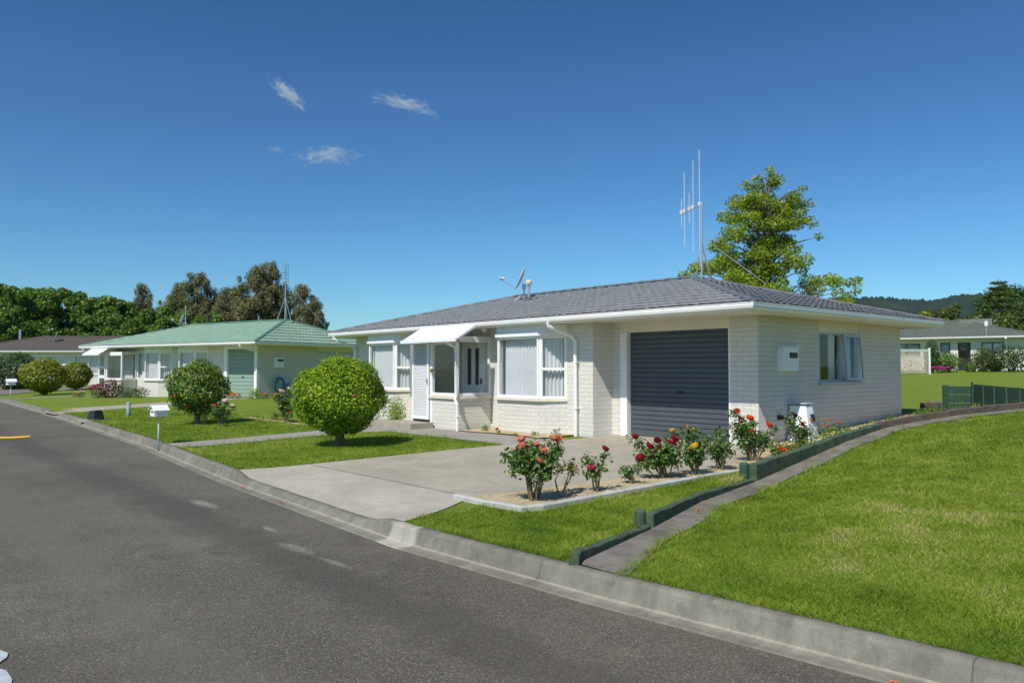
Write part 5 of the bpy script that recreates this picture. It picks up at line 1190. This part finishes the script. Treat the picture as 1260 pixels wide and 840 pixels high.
# ------------------------------------------------------------------ grass blades near the camera
def on_lawn(x, y):
    t = y - kerb(x)
    if t < .11: return False
    tx = timx(y)
    if x > tx - .02: return x > tx + .38 + .05 * math.sin(y * 4) + .02 * math.sin(y * 17) if y < 6.5 else False
    if y > -2.4 and x > -9: return False
    if dl(y) - .03 < x < dr(y) + .03: return False
    if x <= dl(y): return y < -2.93 and not (lerpt(y, PLY, PLX) - .02 < x < lerpt(y, PRY, PRX) + .02) and x > -21.9 and not (-14.7 < x < -9.3 and -3.4 < y < -3.1)
    if y > -6.83: return x > 1.5 + .03 * (y + 6) / 4 and y < -2.6 and x < tx - .1
    return x < tx - .1
CX, CY = 7.21, -11.99
bl = []; gg = np.random.default_rng(77)
def scatter(x0, x1, y0, y1, dens, dref):
    n = int((x1 - x0) * (y1 - y0) * dens); X = gg.uniform(x0, x1, n); Y = gg.uniform(y0, y1, n); Dd = np.hypot(X - CX, Y - CY); keep = gg.uniform(0, 1, n) < np.minimum(1, (dref / Dd) ** 1.8)
    for x, y, d in zip(X[keep], Y[keep], Dd[keep]):
        dx, dy = x - CX, y - CY; dep = dx * FWX + dy * FWY
        if dep < 2 or abs(dx * RTX + dy * RTY) > dep * .95: continue
        if on_lawn(x, y): bl.append((x, y, h(x, y), d))
scatter(1.5, 14, -8.1, 7, 9500, 5.2); scatter(.8, 3.3, -8.2, -2.5, 6500, 6.5); scatter(-12.5, -3.3, -8.0, -2.9, 2600, 11.); scatter(-21.9, -12.5, -7.6, -2.9, 1500, 16.)
B_ = np.array(bl); n = len(B_); print('blades', n)
def vnoise(X, Y, sc, seed):
    r_ = np.random.default_rng(seed); T_ = r_.uniform(0, 1, (64, 64)); x = X * sc; y = Y * sc; i = np.floor(x).astype(int); j = np.floor(y).astype(int); f = x - i; e = y - j; f = f * f * (3 - 2 * f); e = e * e * (3 - 2 * e)
    q = lambda a, b: T_[(i + a) % 64, (j + b) % 64]
    return (q(0, 0) * (1 - f) + q(1, 0) * f) * (1 - e) + (q(0, 1) * (1 - f) + q(1, 1) * f) * e
hd = gg.uniform(0, 6.283, n); ln = (gg.uniform(.010, .026, n) + .0009 * B_[:, 3]); wd = .0014 + .00032 * B_[:, 3]; edge = np.array([not (on_lawn(x + .07, y) and on_lawn(x - .07, y) and on_lawn(x, y - .07) and on_lawn(x, y + .07)) for x, y in B_[:, :2]]); ln = ln * (1 + edge * gg.uniform(.2, 1.6, n)) * (1 + .5 * (vnoise(B_[:, 0], B_[:, 1], 5, 4) > .72)); lean = gg.uniform(.5, 1.9, n) * ln; ld = gg.uniform(0, 6.283, n)
c0 = B_[:, :3].copy(); c0[:, 2] -= .004; s_ = np.stack([np.cos(hd) * wd, np.sin(hd) * wd, np.zeros(n)], 1); tip = c0 + np.stack([np.cos(ld) * lean, np.sin(ld) * lean, ln], 1)
V = np.stack([c0 - s_, c0 + s_, tip], 1).reshape(-1, 3)
M['grass'] = leafmat('grass_blade', [(0, (.045, .095, .008)), (.3, (.110, .178, .014)), (.6, (.185, .245, .024)), (.82, (.25, .31, .05)), (.92, (.33, .30, .10)), (1, (.42, .33, .16))], .4, .5, .2, gain=1.4)
BX, BY = B_[:, 0], B_[:, 1]
patch = np.clip(.5 + 1.5 * (.4 * vnoise(BX, BY, 1.1, 1) + .35 * vnoise(BX, BY, 3.3, 2) + .25 * vnoise(BX, BY, 9, 3) - .5), 0, 1)
dry2 = np.clip((.5 * vnoise(BX, BY, .8, 7) + .3 * vnoise(BX, BY, 2.6, 8) + .2 * vnoise(BX, BY, 7, 9) - .56) * 5, 0, 1)
rw = np.random.default_rng(3); drym = np.zeros(n)
for _ in range(70):
    cx, cy, rx, ry, an = rw.uniform(1.8, 9.5), rw.uniform(-7.9, 5), rw.uniform(.12, .5), rw.uniform(.08, .25), rw.uniform(0, 3.14)
    dx, dy = B_[:, 0] - cx, B_[:, 1] - cy; drym = np.maximum(drym, rw.uniform(.35, 1.) * np.exp(-((dx * math.cos(an) + dy * math.sin(an)) / rx) ** 2 - ((dy * math.cos(an) - dx * math.sin(an)) / ry) ** 2))
gr = npmesh('grass', V, np.arange(n * 3).reshape(n, 3), M['grass'], None, attr=np.clip(gg.uniform(-.22, .35, n) + .08 + .62 * patch + .55 * drym * gg.uniform(.3, 1.2, n) + .26 * dry2 * gg.uniform(0, 1.2, n), 0, 1)); tag(gr, 'short mown grass blades on the front lawns', 'grass', kind='stuff')

# ------------------------------------------------------------------ hills
def ridge(x_az, prof, dist, m, name, seed, depth=900):
    rg = np.random.default_rng(seed); us = np.arange(x_az[0], x_az[1], 2.2); rows = 26; V = []
    nz = np.cumsum(rg.normal(size=len(us))) * .0
    for j in range(rows):
        f = j / (rows - 1); d = dist - depth * .5 + depth * f
        for u in us:
            top = (454 - np.interp(u, [p[0] for p in prof], [p[1] for p in prof])) / 936.6 * dist + 1.4
            s_ = math.sin(math.pi * min(1, f * 1.0)) ** .8 if f < 1 else 0
            z = top * s_ + (rg.uniform(-1, 1) * 4.5 + 3 * math.sin(u * .9 + j * 2) ) * min(1, s_ * 3) ; x, y = belt_point(u, d); V.append((x, y, z - 4))
    c = len(us); a = np.arange(rows - 1)[:, None] * c + np.arange(c - 1)[None, :]; F = np.stack([a, a + 1, a + c + 1, a + c], -1).reshape(-1, 4)
    return tag(npmesh(name, np.array(V), F, m, None), kind='structure')
k_ = NT('forested_hill'); p_ = k_.pos(); f_ = k_.noise(p_, .03, 8, .75); f2 = k_.noise(p_, .006, 4)
c_ = k_.ramp(f_, [(.35, (.006, .014, .009)), (.55, (.016, .030, .016)), (.75, (.036, .054, .024))]); c_ = k_.mix(k_.ramp(f2, [(.5, 0.), (.7, .5)]), c_, (.04, .05, .025))
k_.bsdf(c_, .95, k_.bump(f_, 1., 8.), 0, .1); M['hill'] = k_.m
ridge((850, 1500), [(850, 400), (960, 372), (1035, 366), (1075, 365.5), (1110, 367), (1145, 369.5), (1175, 363), (1205, 361.5), (1260, 364), (1330, 372), (1500, 395)], 2300, M['hill'], 'hills', 1)
ridge((-260, 860), [(-260, 425), (0, 418), (200, 420), (420, 424), (640, 420), (860, 412)], 2600, M['hill'], 'hills', 2)

# ------------------------------------------------------------------ clouds: real volumes high over the land
def cloudmat(name, sc, dens, thr, seed):
    k = NT(name); o = k.obj(); nz = k.new('ShaderNodeTexNoise'); nz.inputs['Scale'].default_value = 1.5; nz.inputs['Detail'].default_value = 3; mp = k.new('ShaderNodeMapping'); mp.inputs['Location'].default_value = (seed, seed * 2, 0); k.ln(o, mp.inputs['Vector']); k.ln(mp.outputs[0], nz.inputs['Vector'])
    va = k.new('ShaderNodeVectorMath', operation='MULTIPLY_ADD'); va.inputs[1].default_value = (1.3, 1.9, 1.9); k.ln(nz.outputs['Color'], va.inputs[0]); va2 = k.new('ShaderNodeVectorMath', operation='MULTIPLY_ADD'); k.ln(o, va2.inputs[0]); va2.inputs[1].default_value = (1.7,) * 3; va2.inputs[2].default_value = (-.65, -.95, -.95); k.ln(va2.outputs[0], va.inputs[2])
    ln = k.new('ShaderNodeVectorMath', operation='LENGTH'); k.ln(va.outputs[0], ln.inputs[0]); fall = k.math('SUBTRACT', .85, ln.outputs['Value'], False)
    m2 = k.new('ShaderNodeMapping'); m2.inputs['Scale'].default_value = (sc * 1.6, sc, sc); k.ln(mp.outputs[0], m2.inputs['Vector']); f = k.noise(m2.outputs[0], 1., 7, .68, .3)
    d = k.math('MULTIPLY', k.math('ADD', fall, k.math('MULTIPLY', k.math('SUBTRACT', f, thr), 5.)), dens); d = k.math('MINIMUM', k.math('MAXIMUM', d, 0), dens * .8)
    pv = k.new('ShaderNodeVolumePrincipled'); pv.inputs['Color'].default_value = (.95, .96, .98, 1); pv.inputs['Anisotropy'].default_value = 0.; k.ln(d, pv.inputs['Density']); k.n.links.new(pv.outputs[0], k.out.inputs['Volume']); return k.m
def cloud(u, v, d, L_, W_, roll, label, seed, dens=.03, thr=.50, sc=3.):
    cr, sr = math.cos(0), 0; x, y = belt_point(u, d); z = 1.36 + (454 - v) / 936.6 * d
    bm = bmesh.new(); bmesh.ops.create_icosphere(bm, subdivisions=4, radius=1.0); me = bpy.data.meshes.new('cloud'); bm.to_mesh(me); bm.free(); me.materials.append(cloudmat('cloud_%d' % seed, sc, dens, thr, seed))
    o = link(bpy.data.objects.new('cloud', me)); o.location = (x, y, z); o.scale = (L_ * 1.6, W_ * 3., W_ * 1.7); o.rotation_euler = Matrix.Rotation(roll, 3, Vector((-FWX, -FWY, 0))).to_euler() if False else (Matrix.Rotation(math.atan2(RTY, RTX), 3, 'Z') @ Matrix.Rotation(-roll, 3, 'Y').inverted()).to_euler()
    return tag(o, label, 'cloud', 'wisps of cloud')
cloud(351, 112, 2400, 66, 24, R(42), 'small slanting white wisp of cloud, the upper left one', 1)
cloud(498, 125, 2500, 108, 22, R(14), 'long thin white wisp of cloud, the rightmost one', 2)
cloud(397, 190, 2500, 104, 24, R(-5), 'ragged wing-shaped cloud wisp, the lowest and largest one', 3)
cloud(337, 182, 2500, 40, 12, R(6), 'faint tiny shred of cloud left of the wing-shaped wisp', 4, .012)

mb = MB(); mb.box(-3550, 3550, -1480, 3550, -1.6, 285); k_ = NT('thin_haze'); pv = k_.new('ShaderNodeVolumePrincipled'); pv.inputs['Color'].default_value = (.62, .84, 1., 1); pv.inputs['Density'].default_value = HAZE; pv.inputs['Anisotropy'].default_value = .2; k_.n.links.new(pv.outputs[0], k_.out.inputs['Volume'])
tag(mb.build('haze', k_.m), kind='stuff')
# ------------------------------------------------------------------ light, sky, camera
SKYG, SKYT = 1.40, (.80, 1.08, 1.10, 1)
SDIR = Vector((.33, -1., 1.305)).normalized()
sl = bpy.data.lights.new('sun', 'SUN'); sl.energy = 5.; sl.angle = R(.53); sl.color = (1., .955, .88); so = link(bpy.data.objects.new('sun', sl)); so.rotation_euler = SDIR.to_track_quat('Z', 'Y').to_euler()
W = bpy.data.worlds.new('World'); SC.world = W; W.use_nodes = True; nt = W.node_tree; nt.nodes.clear()
sk = nt.nodes.new('ShaderNodeTexSky'); sk.sky_type = 'NISHITA'; sk.sun_disc = False; sk.sun_elevation = math.asin(SDIR.z); sk.sun_rotation = math.atan2(SDIR.x, SDIR.y); sk.altitude = 0; sk.air_density = 1.; sk.dust_density = .25; sk.ozone_density = 6.
bg = nt.nodes.new('ShaderNodeBackground'); bg.inputs['Strength'].default_value = .05; wo = nt.nodes.new('ShaderNodeOutputWorld')
gm = nt.nodes.new('ShaderNodeGamma'); gm.inputs['Gamma'].default_value = SKYG; mu = nt.nodes.new('ShaderNodeMix'); mu.data_type = 'RGBA'; mu.blend_type = 'MULTIPLY'; mu.inputs[0].default_value = 1.; mu.inputs[7].default_value = SKYT
nt.links.new(sk.outputs[0], gm.inputs['Color']); nt.links.new(gm.outputs[0], mu.inputs[6]); nt.links.new(mu.outputs[2], bg.inputs['Color']); nt.links.new(bg.outputs[0], wo.inputs['Surface'])
cam = bpy.data.cameras.new('camera'); cam.sensor_width = 36; cam.lens = 936.6 / 1260 * 36; cam.clip_start = .05; cam.clip_end = 20000
co = link(bpy.data.objects.new('camera', cam)); pi_, ya = .0361, .8539
fwv = Vector((-math.sin(ya) * math.cos(pi_), math.cos(ya) * math.cos(pi_), math.sin(pi_))); co.location = (7.2092, -11.989, 1.3605); co.rotation_euler = (-fwv).to_track_quat('Z', 'Y').to_euler(); SC.camera = co
SC.view_settings.view_transform = 'Standard'; SC.view_settings.look = 'None'; SC.view_settings.exposure = 0; SC.view_settings.gamma = 1
SC.cycles.volume_bounces = 1; SC.cycles.transparent_max_bounces = 24
